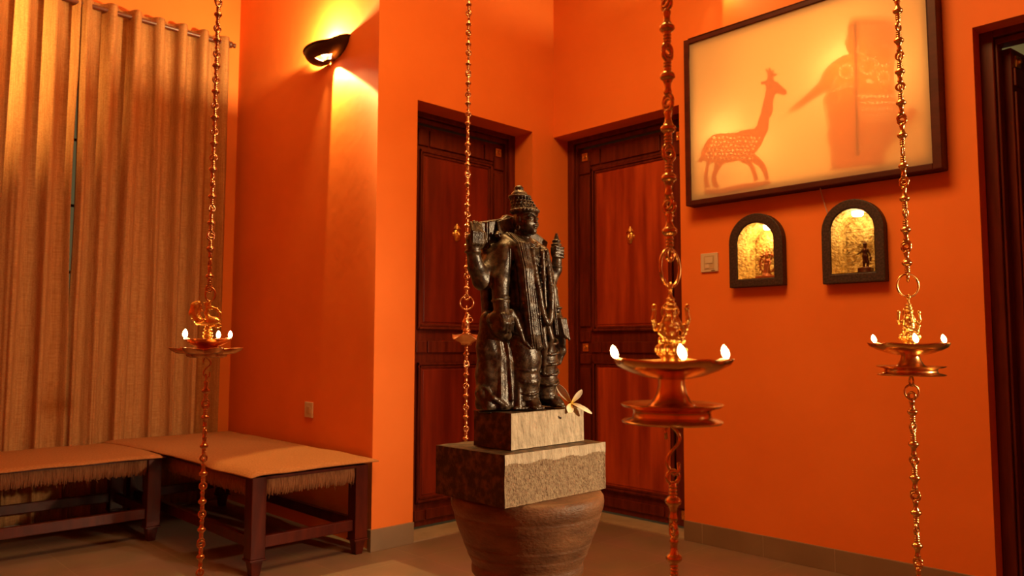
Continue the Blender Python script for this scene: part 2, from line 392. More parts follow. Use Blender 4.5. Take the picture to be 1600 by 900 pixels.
# ------------------------------------------------------------------ room shell
XR, YB, XS, YC, HC, HD = 3.47, 3.21, 2.159, 4.956, 3.6, 2.303
XB, YBK = -1.8, -2.4
st = lambda o: tag(o, kind='structure')
st(MB().box(XB-.2, 6.4, YBK-.2, YC+.4, -.1, 0).build('floor', M['floor']))
st(MB().box(XB-.2, XR+.2, YBK-.2, YC+.3, HC, HC+.1).build('ceiling', M['ceiling']))
def arch(yc, hw, z0, zs, n=16):    # (y,z) outline of a round-headed opening
    return [(yc-hw, z0), (yc+hw, z0)]+[(yc+hw*cos(pi*i/n), zs+hw*sin(pi*i/n)) for i in range(n+1)]
N1, N2 = 1.8375, 1.3715
d2a, d2b, d3a, d3b = 2.287, 3.21, -.06, .878
outl = [(YBK, 0), (d3a, 0), (d3a, HD), (d3b, HD), (d3b, 0), (d2a, 0), (d2a, HD), (YB, HD), (YB, HC), (YBK, HC)]
holes = [arch(N1, .097, 1.329, 1.508), arch(N2, .097, 1.325, 1.518), [(1.04, 1.775), (2.155, 1.775), (2.155, 2.565), (1.04, 2.565)]]
st(plate('wall_right', outl, holes, .2, lambda u, v: Vector((XR, u, v)), M['wall']))
st(plate('wall_back', [(2.215, HC), (2.215, 0), (2.409, 0), (2.409, HD), (3.281, HD), (3.281, 0), (XR+.2, 0), (XR+.2, HC)], [], .2, lambda u, v: Vector((u, YB, v)), M['wall'], direction=(0, 1, 0)))
# sconce wall: flat stretch, a crease, then the plaster swells out towards the pier's corner
mb = MB(); prof = [(XS+.045, YC+.05), (XS+.045, 3.80), (XS+.045, 3.775)]
for i in range(1, 25):
    t = i/24; prof.append((XS+.045-.045*(.3*t**2+.7*t**5), 3.775-(3.775-YB)*t))
vs = [(x, y, 0) for x, y in prof]+[(2.215, YB, 0), (2.215, YC+.05, 0)]; n = len(vs); vs += [(x, y, HC) for x, y, _ in vs]
fs = [(i, (i+1) % n, n+(i+1) % n, n+i) for i in range(n)]+[tuple(range(n-1, -1, -1)), tuple(range(n, 2*n))]
mb.add(vs, fs); st(mb.build('wall_pier', M['wall'], auto=12))
wx0, wx1, wz0, wz1 = .25, 2.135, .75, 2.86
st(plate('wall_window', [(XB-.2, 0), (2.3, 0), (2.3, HC), (XB-.2, HC)], [[(wx0, wz0), (wx1, wz0), (wx1, wz1), (wx0, wz1)]], .2, lambda u, v: Vector((u, YC, v)), M['wall'], direction=(0, 1, 0)))
st(MB().box(XB-.2, XB, YBK, YC, 0, HC).build('wall_left', M['wall']))
st(MB().box(XB-.2, XR+.2, YBK-.2, YBK, 0, HC).build('wall_front', M['wall']))

# skirting
def skirt(name, x0, x1, y0, y1, h, seams):
    mb = MB()
    mb.box(x0, x1, y0, y1, 0, h); o = mb.build(name, M['skirting'], bevel=.0015); st(o)
    m2 = MB()
    for s_ in seams:
        if abs(x1-x0) > abs(y1-y0): m2.box(s_-.001, s_+.001, y0-.0008, y0+.002, 0, h+.0005)
        else: m2.box(x0-.0008, x0+.002, s_-.001, s_+.001, 0, h+.0005)
    if seams: m2.build('grout_joint', M['marble'], o)
skirt('baseboard_right', XR-.010, XR+.02, d3b, d2a, .10, [2.178, 1.846, 1.503, 1.165])
skirt('baseboard_pier', XS-.010, 2.409, YB-.012, YB+.02, .105, [])
skirt('baseboard_window', -1.8, XS, YC-.012, YC+.02, .10, [])
st(MB().box(XR, XR+.2, d2a, d2b, 0, .006).build('trim_1', M['marble']))
st(MB().box(2.409, 3.281, YB, YB+.2, 0, .006).build('trim_2', M['marble']))

# ------------------------------------------------------------------ window and what is outside
w = st(empty('window_1', ((wx0+wx1)/2, YC+.08, wz0)))
def local(o, mb, off):
    mb.v = [(v[0]-off[0], v[1]-off[1], v[2]-off[2]) for v in mb.v]; return mb
off = ((wx0+wx1)/2, YC+.08, wz0)
mb = MB(); f_ = .045
mb.box(wx0, wx1, YC+.05, YC+.11, wz0, wz0+f_); mb.box(wx0, wx1, YC+.05, YC+.11, wz1-f_, wz1)
for x in (wx0, (wx0+wx1)/2-.2, wx1-f_): mb.box(x, x+f_, YC+.05, YC+.11, wz0, wz1)
local(w, mb, off).build('window_frame', M['win_wood'], w, bevel=.003)
for i in range(5):
    mb = MB(); z = wz0+.28+i*.40; mb.tube([(wx0+.02, YC+.13, z), (wx1-.02, YC+.13, z)], .009, 8); local(w, mb, off).build('security_bar', M['win_wood'], w, smooth=True)
glass = bpy.data.materials.new('window_glass'); glass.use_nodes = True
g = glass.node_tree.nodes['Principled BSDF']; g.inputs['Transmission Weight'].default_value = 1; g.inputs['Roughness'].default_value = .02; g.inputs['IOR'].default_value = 1.45
mb = MB().box(wx0+.03, wx1-.03, YC+.078, YC+.083, wz0+.03, wz1-.03); local(w, mb, off).build('window_pane', glass, w)

# ------------------------------------------------------------------ doors
def brass_mask():
    s = SDF((-.034, -.03, -.065), (.034, .012, .065), .0016)
    s.ell((0, 0, -.005), (.024, .016, .040), k=.004)
    s.cone((0, 0), .028, .048, .022, .012, k=.004); s.ell((0, 0, .052), (.007, .007, .009), k=.003)
    for sg in (-1, 1):
        s.ell((sg*.027, .002, -.002), (.006, .005, .012), k=.002); s.ell((sg*.009, -.0145, .004), (.006, .003, .003), k=.001)
        s.cap((sg*.003, -.016, .010), (sg*.016, -.012, .011), .0016, k=.001)
    s.cap((0, -.015, .008), (0, -.020, -.008), .0025, .004, k=.002)
    s.ell((0, -.014, -.020), (.009, .003, .003), k=.001); s.tor((0, 0, .028), .022, .003, k=.002)
    s.op((-.04, .0, -.07), (.04, .02, .07), lambda x, y, z: -(y-.001)+0*x+0*z, .001, 's')
    return s.mesh('mask')
MASK = brass_mask(); MASK.materials.append(M['brass_gold']); MASK.polygons.foreach_set('use_smooth', [True]*len(MASK.polygons))
def door(name, loc, rz, half, lh=2.235, pm_='wood_panel'):
    """local: x along the width, room side is -y"""
    root = st(empty(name, loc, rz)); fr = MB(); k = half/.436
    hw = half
    for sx in (-1, 1):
        fr.box(min(sx*hw, sx*(hw-.05)), max(sx*hw, sx*(hw-.05)), 0, .09, 0, HD)
        fr.box(min(sx*(hw-.05), sx*(hw-.062)), max(sx*(hw-.05), sx*(hw-.062)), .02, .09, 0, HD-.05)
    fr.box(-hw+.05, hw-.05, 0, .09, HD-.035, HD); fr.box(-hw+.05, hw-.05, .02, .09, HD-.062, HD-.035)
    fr.build('door_frame', M['wood'], root, bevel=.004)
    lf = st(empty('unused')); bpy.data.objects.remove(lf)
    L0, y0 = (hw-.055), .045
    lo = MB(); lo.box(-L0, L0, y0, y0+.04, .012, lh); leaf = lo.build('door_leaf', M['wood'], root, bevel=.003)
    # vertical stile strips, cut into blocks at the rails
    mo = MB()
    sx0 = .292*k; sx1 = L0-.012
    for sg in (-1, 1):
        for z0, z1 in ((.11, .86), (.885, .945), (1.02, 1.085), (1.115, 2.05), (2.075, 2.15)):
            a, b = sorted((sg*sx0, sg*sx1)); mo.box(a, b, y0-.010, y0, z0, z1)
    for z0, z1 in ((2.12, 2.215), (.955, 1.02), (.045, .10)):
        for a, b in ((-.285, -.215), (-.205, .205), (.215, .285)): mo.box(a*k, b*k, y0-.010, y0, z0, z1)
    mo.build('rail_moulding', M['wood'], leaf, bevel=.003)
    for z0, z1 in ((1.085, 2.095), (.14, .90)):
        fm = MB(); px = .276*k
        for i, (d, h) in enumerate(((0, .014), (.016, .008))):
            for a in (-1, 1):
                u0, u1 = sorted((a*(px-d), a*(px-d-.014))); fm.box(u0, u1, y0-h, y0, z0+d, z1-d)
            fm.box(-px+d, px-d, y0-h, y0, z1-d-.014, z1-d); fm.box(-px+d, px-d, y0-h, y0, z0+d, z0+d+.014)
        fm.build('panel_moulding', M['wood'], leaf, bevel=.004)
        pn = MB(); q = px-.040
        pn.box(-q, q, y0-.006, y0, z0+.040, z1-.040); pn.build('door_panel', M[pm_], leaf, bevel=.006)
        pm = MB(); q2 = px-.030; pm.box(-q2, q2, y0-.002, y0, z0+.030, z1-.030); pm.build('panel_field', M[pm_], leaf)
    for z in (2.183, .985, .074):
        for sg in (-1, 1):
            sb = MB(); c = sg*(sx0+sx1)/2; sb.box(c-.022, c+.022, y0-.006, y0, z-.024, z+.024)
            sb.lathe([(.0, .019), (.008, .017), (.011, .012), (.011, .005)], 16, c=(c, y0, z), axis='y')
            sb.ring((c, y0-.007, z), .016, .003, 'y', 16, 6)
            sb.build('brass_stud', M['brass_gold'], leaf, bevel=0, auto=40)
    mk = bpy.data.objects.new('mask_ornament', MASK); COL.objects.link(mk)
    mk.parent = leaf; mk.location = (0, y0-.006, 1.643); tag(mk, 'gilded crowned face mask')
    return root, leaf
door('door_1', (2.845, YB+.15, .006), 0, .436, 2.235)
door('door_2', (XR+.13, (d2a+d2b)/2, .006), -pi/2, .4615, 2.235, 'wood_panel_lit')
r3, l3 = door('door_3', (XR+.09, (d3a+d3b)/2, .006), -pi/2, .469, 2.235)
# the third door stands open into the next room: swing its leaf about the left jamb
hx, hy = -.469+.055, .085
l3.location = Vector((hx, hy, 0)) - (Matrix.Rotation(radians(82), 3, 'Z') @ Vector((hx, hy, 0)))
l3.rotation_euler = (0, 0, radians(82))
# next room
nr = MB(); nr.box(5.7, 5.8, -1.2, 2.0, 0, 2.75); nr.box(XR+.2, 5.8, 1.9, 2.0, 0, 2.75); nr.box(XR+.2, 5.8, -1.3, -1.2, 0, 2.75)
st(nr.build('wall_next_room', M['dark_room']))
st(MB().box(XR+.2, 5.8, -1.3, 2.0, 2.62, 2.72).build('ceiling_next_room', M['dark_ceiling']))
light('next_room_light', 'POINT', (4.9, 1.3, 2.2), 5, (1, .8, .5), None, .05)

# ------------------------------------------------------------------ hanging curtains
rod = empty('curtain_rod', (.9, 4.876, 2.985), label='dark brown wooden curtain rod with round ball end near the corner', cat='curtain rod')
MB().tube([(-1.5, 0, 0), (1.195, 0, .012)], .0145, 16).build('rod', M['curtain_rod'], rod, auto=40)
MB().lathe([(0, -.030), (.016, -.030), (.017, -.024), (.012, -.020), (.014, -.014), (.021, -.006), (.0235, .004), (.021, .014), (.014, .022), (.005, .026), (0, .0265)], 24, c=(1.208, 0, .012), axis='x').build('ball_finial', M['curtain_rod'], rod, smooth=True)
mb = MB(); mb.tube([(1.17, 0, .0), (1.17, .04, 0), (1.17, .078, -.01)], .009, 10); mb.box(1.15, 1.19, .072, .08, -.06, .03); mb.build('rod_bracket', M['curtain_rod'], rod, auto=40)
def curtain(x0, x1, label, seed, open_edge):
    rg = random.Random(seed); y0 = 4.876; z0, z1 = .03, 3.035; per = .138; nx = int((x1-x0)/.0055); nz = 74
    ph = rg.uniform(0, 6); vs = []; fs = []
    am = [rg.uniform(.6, 1.2) for _ in range(60)]
    drift = [rg.uniform(-.9, .9) for _ in range(60)]
    def wob(u, t, k): return sin(u*k+ph*1.7)*.6+sin(u*k*2.3+ph)*.4
    for j in range(nz+1):
        t = j/nz; z = z1+(z0-z1)*t
        for i in range(nx+1):
            u = x0+(x1-x0)*i/nx; c = (u-x0)/per
            q = int(max(0, c)); fr_ = c-int(c)
            a = am[q % 60]*(1-fr_)+am[(q+1) % 60]*fr_; dr = drift[q % 60]*(1-fr_)+drift[(q+1) % 60]*fr_
            phase = 2*pi*c + dr*1.6*min(1, t*1.4)
            s_ = sin(phase); s_ = math.copysign(abs(s_)**(.75), s_)
            amp = .043*a*(1-.25*t)
            y = y0 - amp*s_ + .008*sin(c*13+3*t+ph)*t + .004*sin(c*31+ph)*t
            x = u + .010*cos(phase*1)*(.3+t) + .012*wob(u, t, 9)*t
            if open_edge:  # the meeting edge swings away between head height and sill
                e = (x1-u) if open_edge > 0 else (u-x0); zc = (z-1.14)/(2.55-1.14)
                if 0 < zc < 1: x -= open_edge*.012*max(0, 1-e/.10)*sin(pi*min(1, zc*1.0))**.8
                y = y0+(y-y0)*(1 if e > .03 else .55+.45*e/.03)
            vs.append((x, y, z))
    for j in range(nz):
        for i in range(nx): a_ = j*(nx+1)+i; fs.append((a_, a_+1, a_+nx+2, a_+nx+1))
    me = bpy.data.meshes.new('curtain'); c0 = Vector(((x0+x1)/2, y0, z0))
    me.from_pydata([Vector(v)-c0 for v in vs], [], fs)
    o = link('curtain', me, M['linen'], None, True); o.location = c0
    sm = o.modifiers.new('thick', 'SOLIDIFY'); sm.thickness = .0012
    return tag(o, label, 'curtain')
curtain(-.20, 1.203, 'left linen curtain panel, its right edge meeting the other at the narrow bright gap', 4, 1)
curtain(1.203, 2.105, 'right linen curtain panel hanging next to the orange corner behind the benches', 9, -1)

# ------------------------------------------------------------------ benches
def bench(name, x0, x1, y0, y1, label, wsides):
    top = .425; r = empty(name, ((x0+x1)/2, (y0+y1)/2, 0), label=label, cat='bench'); ox, oy = (x0+x1)/2, (y0+y1)/2
    a, b = (x1-x0)/2, (y1-y0)/2; lw = .034
    for sx in (-1, 1):
        for sy in (-1, 1):
            cx, cy = sx*(a-lw-.012), sy*(b-lw-.012); m = MB()
            m.frus(cx, cy, .075, top, lw, lw, lw, lw); m.frus(cx, cy, .066, .075, lw+.004, lw+.004, lw+.004, lw+.004)
            m.frus(cx, cy, 0, .066, lw*.55, lw*.55, lw*.82, lw*.82); m.build('leg', M['bench_wood'], r, bevel=.003)
    q = a-2*lw-.012; p = b-2*lw-.012
    for s in (-1, 1):
        cy = s*(b-lw-.012); MB().box(-q, q, cy-.014, cy+.014, .115, .165).build('stretcher', M['bench_wood'], r, bevel=.003)
        cx = s*(a-lw-.012); MB().box(cx-.014, cx+.014, -p, p, .115, .165).build('stretcher', M['bench_wood'], r, bevel=.003)
    MB().box(-a+.015, a-.015, -b+.015, b-.015, top-.012, top).build('seat_deck', M['bench_wood'], r)
    # the woven rope band wrapped round the rails, frayed below
    m = MB(); rg = random.Random(name+label)
    def strand(x, y, dx, dy):
        rr = rg.uniform(.0026, .0040); zb = top-.085+rg.uniform(-.006, .008); zt = top-.008
        pa = [(x+rg.uniform(-.001, .001), y, zt), (x+dx*.004+rg.uniform(-.002, .002)*abs(dy), y+dy*.004, (zt+zb)/2), (x+rg.uniform(-.0025, .0025)*abs(dy), y+rg.uniform(-.0025, .0025)*abs(dx), zb)]
        m.tube(pa, [rr, rr*1.1, rr*.8], 5)
        if rg.random() < .10:
            m.tube([(x, y, zb), (x+rg.uniform(-.008, .008), y+dy*.006+rg.uniform(-.004, .004), zb-rg.uniform(.008, .03))], [.0012, .0005], 4)
    for sd in wsides:
        if sd in 'fb':
            s = -1 if sd == 'f' else 1; y = s*(b-.030); x = -q+.002
            while x < q-.002: strand(x, y, 0, s); x += .0046
        else:
            s = -1 if sd == 'l' else 1; x = s*(a-.030); y = -p+.002
            while y < p-.002: strand(x, y, s, 0); y += .0046
    o = m.build('seat_weave', M['rope'], r, smooth=True); tag(o, kind='stuff', label='frayed coir rope weave')
    return r
def cover(x0, x1, y0, y1, zt, label, droop, seed):
    rg = random.Random(seed); nx, ny = int((x1-x0)/.03), int((y1-y0)/.03); vs = []; th = .016
    ph = [rg.uniform(0, 6) for _ in range(6)]
    def P(u, v, lay):
        ex = min(u, 1-u)*(x1-x0); ey = min(v, 1-v)*(y1-y0); e = min(ex, ey)
        x = x0+(x1-x0)*u; y = y0+(y1-y0)*v
        rim = .006*(sin(y*9+ph[0])+.6*sin(y*21+ph[1])); rim2 = .005*(sin(x*11+ph[2])+.6*sin(x*25+ph[3]))
        x += rim*max(0, 1-ex/.12)*(1 if u > .5 else -1); y += rim2*max(0, 1-ey/.12)*(1 if v > .5 else -1)
        z = zt-.012*max(0, 1-e/.03)**2 + .0018*sin(x*17+ph[4])*sin(y*13+ph[5])
        if u < .5 and droop: x -= .10*max(0, 1-ex/.2)*v**3
        if u < .5 and droop and v < .5: z -= droop*max(0, 1-ex/.06)**1.5*(.6+.4*sin(y*4+1))
        return (x, y, z - lay*th*(1-.6*max(0, 1-e/.02)))
    for lay in (0, 1):
        for j in range(ny+1):
            for i in range(nx+1): vs.append(P(i/nx, j/ny, lay))
    n = (nx+1)*(ny+1); fs = []
    for j in range(ny):
        for i in range(nx):
            a = j*(nx+1)+i; fs.append((a, a+1, a+nx+2, a+nx+1)); fs.append((n+a, n+a+nx+1, n+a+nx+2, n+a+1))
    bd = [i for i in range(nx)]+[j*(nx+1)+nx for j in range(ny)]+[ny*(nx+1)+i for i in range(nx, 0, -1)]+[j*(nx+1) for j in range(ny, 0, -1)]
    for k in range(len(bd)): a, b = bd[k], bd[(k+1) % len(bd)]; fs.append((a, n+a, n+b, b))
    c0 = Vector(((x0+x1)/2, (y0+y1)/2, zt)); m = MB(); m.add([Vector(v)-c0 for v in vs], fs); o = m.build('bench_cover', M['jute'], None, smooth=True); o.location = c0
    s = o.modifiers.new('s', 'SUBSURF'); s.levels = 1; s.render_levels = 1
    return tag(o, label, 'bench cover')
bench('wooden_bench', 1.525, 2.14, 3.185, 4.81, 'dark red wooden bench along the sconce wall, end on to the pier', 'flr')
bench('wooden_bench', -.42, 1.51, 4.13, 4.80, 'dark red wooden bench running under the curtains to the left edge', 'fr')
cover(1.50, 2.165, 3.145, 4.82, .458, 'brown jute cover on the bench beside the sconce wall, overlapping its neighbour', .012, 3)
cover(-.45, 1.50, 4.08, 4.815, .444, 'brown jute cover on the bench below the curtains', 0, 5)

# ------------------------------------------------------------------ wall switches
def switch(loc, rz, w, h, label, detail):
    r = empty('wall_switch', loc, rz, label=label, cat='switch')
    MB().box(-w/2, w/2, -.009, 0, -h/2, h/2).build('plate', M['plastic'], r, bevel=.003)
    if detail:
        MB().box(-w*.30, w*.30, -.0105, -.009, -h*.36, h*.36).build('rocker_frame', M['plastic_dark'], r, bevel=.001)
        mb = MB(); mb.box(-w*.22, w*.22, -.013, -.0105, -h*.05, h*.28); mb.box(-w*.22, w*.02, -.0125, -.0105, -h*.30, -h*.08); mb.build('rocker', M['plastic'], r, bevel=.001)
        MB().box(w*.12, w*.34, -.0098, -.009, -h*.46, -h*.42).build('brand_mark', M['bronze'], r)
    else:
        MB().box(-w*.22, w*.22, -.012, -.009, -h*.22, h*.22).build('rocker', M['plastic_dark'], r, bevel=.001)
switch((XR, 2.113, 1.431), -pi/2, .100, .098, 'square cream wall switch left of the two lit niches', True)
switch((XS+.045, 3.905, .640), -pi/2, .085, .086, 'small cream wall switch low on the wall above the bench', False)

# ------------------------------------------------------------------ sconces
def sconce(loc, rz, label, k_up, k_dn):
    """local: wall plane y=0, room side -y, x to the right"""
    r = empty('wall_sconce', loc, rz, label=label, cat='wall lamp', group='bronze bowl wall lamps')
    nu, nv = 40, 18; m = MB(); vs = []; fs = []
    A, B, Hh = .172, .125, .075
    for v in range(nv+1):
        t = v/nv; rad = cos(t*pi/2)**.62 if v < nv else .04
        for u in range(nu+1):
            a = pi*u/nu; cx = -cos(a); sy = sin(a)
            gap = .020*(1-cx)/2*(1-t)
            tip = max(0, cx-.72)/.28
            z = -Hh*sin(t*pi/2)**.95 + (.030*tip**1.4)*(1-t) - .012*(1-cx)/2*(1-t)
            xx = A*cx*rad*(1+.10*tip*(1-t)) - .01*t
            vs.append((xx, -gap-.002-B*sy*rad, z))
    for v in range(nv):
        for u in range(nu):
            t = (v+.5)/nv; a = (u+.5)/nu
            if .62 < t < .90 and .46 < a < .80: continue      # the window cut low in the bowl
            i = v*(nu+1)+u; fs.append((i, i+1, i+nu+2, i+nu+1))
    m.add(vs, fs); o = m.build('bowl', M['bronze'], r, smooth=True); s = o.modifiers.new('t', 'SOLIDIFY'); s.thickness = .006; s.offset = -1
    rim = [(A*-cos(pi*u/nu)*(1+.10*max(0, -cos(pi*u/nu)-.72)/.28), -.002-.020*(1+cos(pi*u/nu))/2-B*sin(pi*u/nu), (.030*(max(0, -cos(pi*u/nu)-.72)/.28)**1.4)-.012*(1+cos(pi*u/nu))/2) for u in range(nu+1)]
    MB().tube(rim, .0065, 8).build('rim', M['bronze'], r, smooth=True)
    MB().box(-.04, .04, -.012, 0, -.055, -.01).build('wall_plate', M['bronze'], r, bevel=.002)
    MB().ball((.020, -.060, -.044), .024, .022, .012, 16, 10).build('bulb', M['bulb'], r, smooth=True)
    mw = Matrix.Translation(loc) @ Matrix.Rotation(rz, 4, 'Z')
    P = lambda x, y, z: mw @ Vector((x, y, z))
    light('sconce_up_light', 'POINT', P(.010, -.055, -.002), k_up, (1, .74, .32), None, .02)
    light('sconce_down_light', 'SPOT', P(.022, -.040, -.080), k_dn, (1, .70, .22), P(.30, -.004, -.60), .012, 64, .15)
    return r
sconce((XS+.045, 3.745, 2.668), -pi/2, 'bronze half-bowl wall lamp glowing up and down on the wall right of the curtains', 95, 120)
sconce((XR, 2.03, 2.985), -pi/2, 'bronze half-bowl wall lamp above the lit puppet box, only its glow showing', 24, 6)

# ------------------------------------------------------------------ shadow-puppet light box
bx0, bx1, bz0, bz1, XF = .987, 2.203, 1.727, 2.612, 3.392
lb = empty('shadow_puppet_light_box', (XR, (bx0+bx1)/2, bz0), label='large backlit box in a dark wood frame showing two shadow puppets', cat='light box')
ob = (XR, (bx0+bx1)/2, bz0)
mb = MB()
for a, b, c, d in ((bx0, bx0+.036, bz0, bz1), (bx1-.030, bx1, bz0, bz1), (bx0+.036, bx1-.030, bz0, bz0+.026), (bx0+.036, bx1-.030, bz1-.026, bz1)):
    mb.box(XF, XR-.0005, a, b, c, d)
local(lb, mb, ob).build('frame', M['wood_box'], lb, bevel=.003)
mb = MB(); mb.add([(XF+.0105, bx0+.03, bz0+.02), (XF+.0105, bx1-.024, bz0+.02), (XF+.0105, bx1-.024, bz1-.02), (XF+.0105, bx0+.03, bz1-.02)], [(0, 1, 2, 3)]); local(lb, mb, ob).build('screen', M['screen'], lb)
mb = MB()      # unseen white cavity, sunk into the wall to spread the lamps' glow
ca, cb, cz0, cz1 = 1.041, 2.154, 1.776, 2.564
mb.box(XF+.15, XF+.156, ca, cb, cz0, cz1)
for a, b, c, d in ((ca, ca+.006, cz0, cz1), (cb-.006, cb, cz0, cz1), (ca, cb, cz0, cz0+.006), (ca, cb, cz1-.006, cz1)): mb.box(XF+.03, XF+.15, a, b, c, d)
local(lb, mb, ob).build('cavity', M['plaster_white'], lb)
def edged(p, poly):
    return min(((Vector(poly[i])-Vector(p)).length if (Vector(poly[i])-Vector(poly[i-1])).length < 1e-6 else
                (Vector(p)-(Vector(poly[i-1])+(Vector(poly[i])-Vector(poly[i-1]))*max(0, min(1, (Vector(p)-Vector(poly[i-1])).dot(Vector(poly[i])-Vector(poly[i-1]))/(Vector(poly[i])-Vector(poly[i-1])).length_squared)))).length) for i in range(len(poly)))
def circ(c, r, n=7): return [(c[0]+r*cos(2*pi*i/n), c[1]+r*sin(2*pi*i/n)) for i in range(n)]
Zp = lambda x, y: (1050+x/2.7267, y/2.7273)
def puppet(name, outline, holes, X, m, thick=.0018):
    def to3(u, v):
        px = Zp(u, v); p = onX(px[0], px[1], X); return Vector((p.x-ob[0], p.y-ob[1], p.z-ob[2]))
    return plate(name, outline, holes, thick, to3, m, lb)
deer = [(113,690),(122,665),(130,640),(140,615),(155,592),(172,577),(195,568),(240,568),(275,566),(300,556),(330,551),(352,549),(362,536),(372,505),(381,478),(388,445),(396,410),(401,380),(399,362),(380,360),(380,350),(398,346),(407,338),(408,315),(399,298),(404,294),(413,306),(413,287),(419,287),(423,305),(433,298),(438,302),(428,312),(447,314),(449,320),(432,328),(437,346),(452,352),(470,370),(491,388),(491,396),(478,408),(466,402),(446,398),(437,408),(430,440),(432,462),(424,495),(414,502),(412,550),(396,582),(385,610),(372,630),(352,655),(372,672),(392,692),(404,718),(411,745),(415,765),(399,769),(392,748),(386,730),(370,708),(350,696),(338,690),(352,712),(362,740),(368,768),(350,772),(344,745),(332,712),(322,699),(300,694),(294,684),(280,684),(245,692),(232,692),(215,702),(202,722),(188,752),(194,775),(204,797),(181,800),(170,778),(170,748),(180,715),(182,692),(168,690),(158,706),(154,735),(156,772),(164,797),(142,800),(136,765),(142,722),(150,690),(136,682),(128,692)]
hs = []; rg = random.Random(5)
for rrow in range(6):
    for c_ in range(14):
        p = (150+c_*17+(8 if rrow % 2 else 0)+rg.uniform(-3.2, 3.2), 586+rrow*17+rg.uniform(-3.2, 3.2))
        r_ = rg.uniform(3.0, 5.4)
        if p[0] < 376 and pip(p, deer) and edged(p, deer) > 9: hs.append(circ(p, r_))
tag(puppet('deer_puppet', deer, hs, XF+.012, M['leather']), 'spotted deer with raised foreleg')
puppet('ground_strip', [(140,806),(205,804),(300,782),(350,777),(415,770),(424,778),(350,800),(260,815),(200,826),(142,824)], [], XF+.013, M['leather'])
lady = [(764,92),(800,88),(860,90),(935,96),(948,130),(952,190),(950,260),(944,330),(950,400),(962,440),(975,490),(985,488),(1000,465),(1020,452),(1038,458),(1044,478),(1030,505),(1006,530),(975,545),(955,590),(925,625),(908,650),(907,700),(790,712),(680,727),(680,640),(667,600),(665,570),(676,530),(664,490),(668,470),(652,440),(655,415),(668,385),(650,395),(600,425),(560,455),(530,470),(500,480),(520,455),(560,420),(600,385),(640,345),(655,305),(690,270),(735,240),(760,236),(752,228),(746,218),(748,207),(737,194),(744,182),(752,170),(750,150),(752,120)]
hs = []
def tryhole(p, r_, poly, marg=4):
    if pip(p, poly) and edged(p, poly) > r_+marg and all((Vector(p)-Vector(q[1])).length > r_+q[2]+2 for q in hs): hs.append((circ(p, r_, 8), p, r_))
for cx, cy, R_, n_, r_ in ((812,215,22,12,3.4),(840,285,32,16,3.6),(745,305,26,12,3.2),(690,410,30,14,3.),(900,245,40,16,3.6),(880,170,44,18,3.8),(855,150,26,14,3.6),(905,330,22,12,3.4),(720,350,24,12,3.2),(860,560,30,14,4.)):
    for i in range(n_): tryhole((cx+R_*cos(2*pi*i/n_), cy+R_*sin(2*pi*i/n_)), r_, lady)
for i in range(9): tryhole((800+12*i, 120+9*i), 3.2, lady)
for i in range(12): tryhole((778+13*i, 108), 3., lady)
for row in range(5):
    for i in range(9): tryhole((808+16*i+(8 if row % 2 else 0), 405+24*row), 6.2, lady)
for i in range(14): tryhole((690+8*i, 350+5*abs(i-7)), 2.8, lady)
for p, r_ in (((740,368),7),((845,345),8),((876,340),6),((862,300),7),((758,228),3)): tryhole(p, r_, lady)
for i in range(12): tryhole((800+11*i, 635-3*i), 3.4, lady)
for row in range(4):
    for i in range(9): tryhole((800+15*i+(7 if row % 2 else 0), 118+19*row), 3.8, lady)
tag(puppet('lady_puppet', lady, [h[0] for h in hs], XF+.020, M['leather_faint']), 'veiled lady in profile holding out one arm')
mb = MB(); p0 = onX(*Zp(782, 95), XF+.017); p1 = onX(*Zp(793, 665), XF+.017); mb.tube([p0, p1], .0035, 8); local(lb, mb, ob).build('puppet_stick', M['win_wood'], lb)
for (px, py), e in (((1146, 212), .55), ((1335, 112), .85), ((1210, 235), .12), ((1392, 130), .4)):
    p = onX(px, py, XF+.125); light('box_lamp', 'POINT', p, e, (1, .56, .15), None, .012)
light('box_strip_light', 'AREA', (XF+.146, 1.6, 2.17), 1.2, (1, .40, .06), (XF, 1.6, 2.17), .7, sizey=.9)
# the box's thin flex
pts = []
pa = onX(1281, 292, XR-.030); pb = onX(1294, 336, XR-.006)
for i in range(9):
    t = i/8; p = pa.lerp(pb, t); pts.append((p.x+.006*sin(pi*t), p.y+.004*sin(pi*t), p.z))
c0 = Vector(pts[-1]); o = MB().tube([Vector(p)-c0 for p in pts], .0028, 8).build('power_cable', M['cord'], None, smooth=True); o.location = c0
tag(o, 'short pale cable running from the puppet box down to the right niche', 'cable')

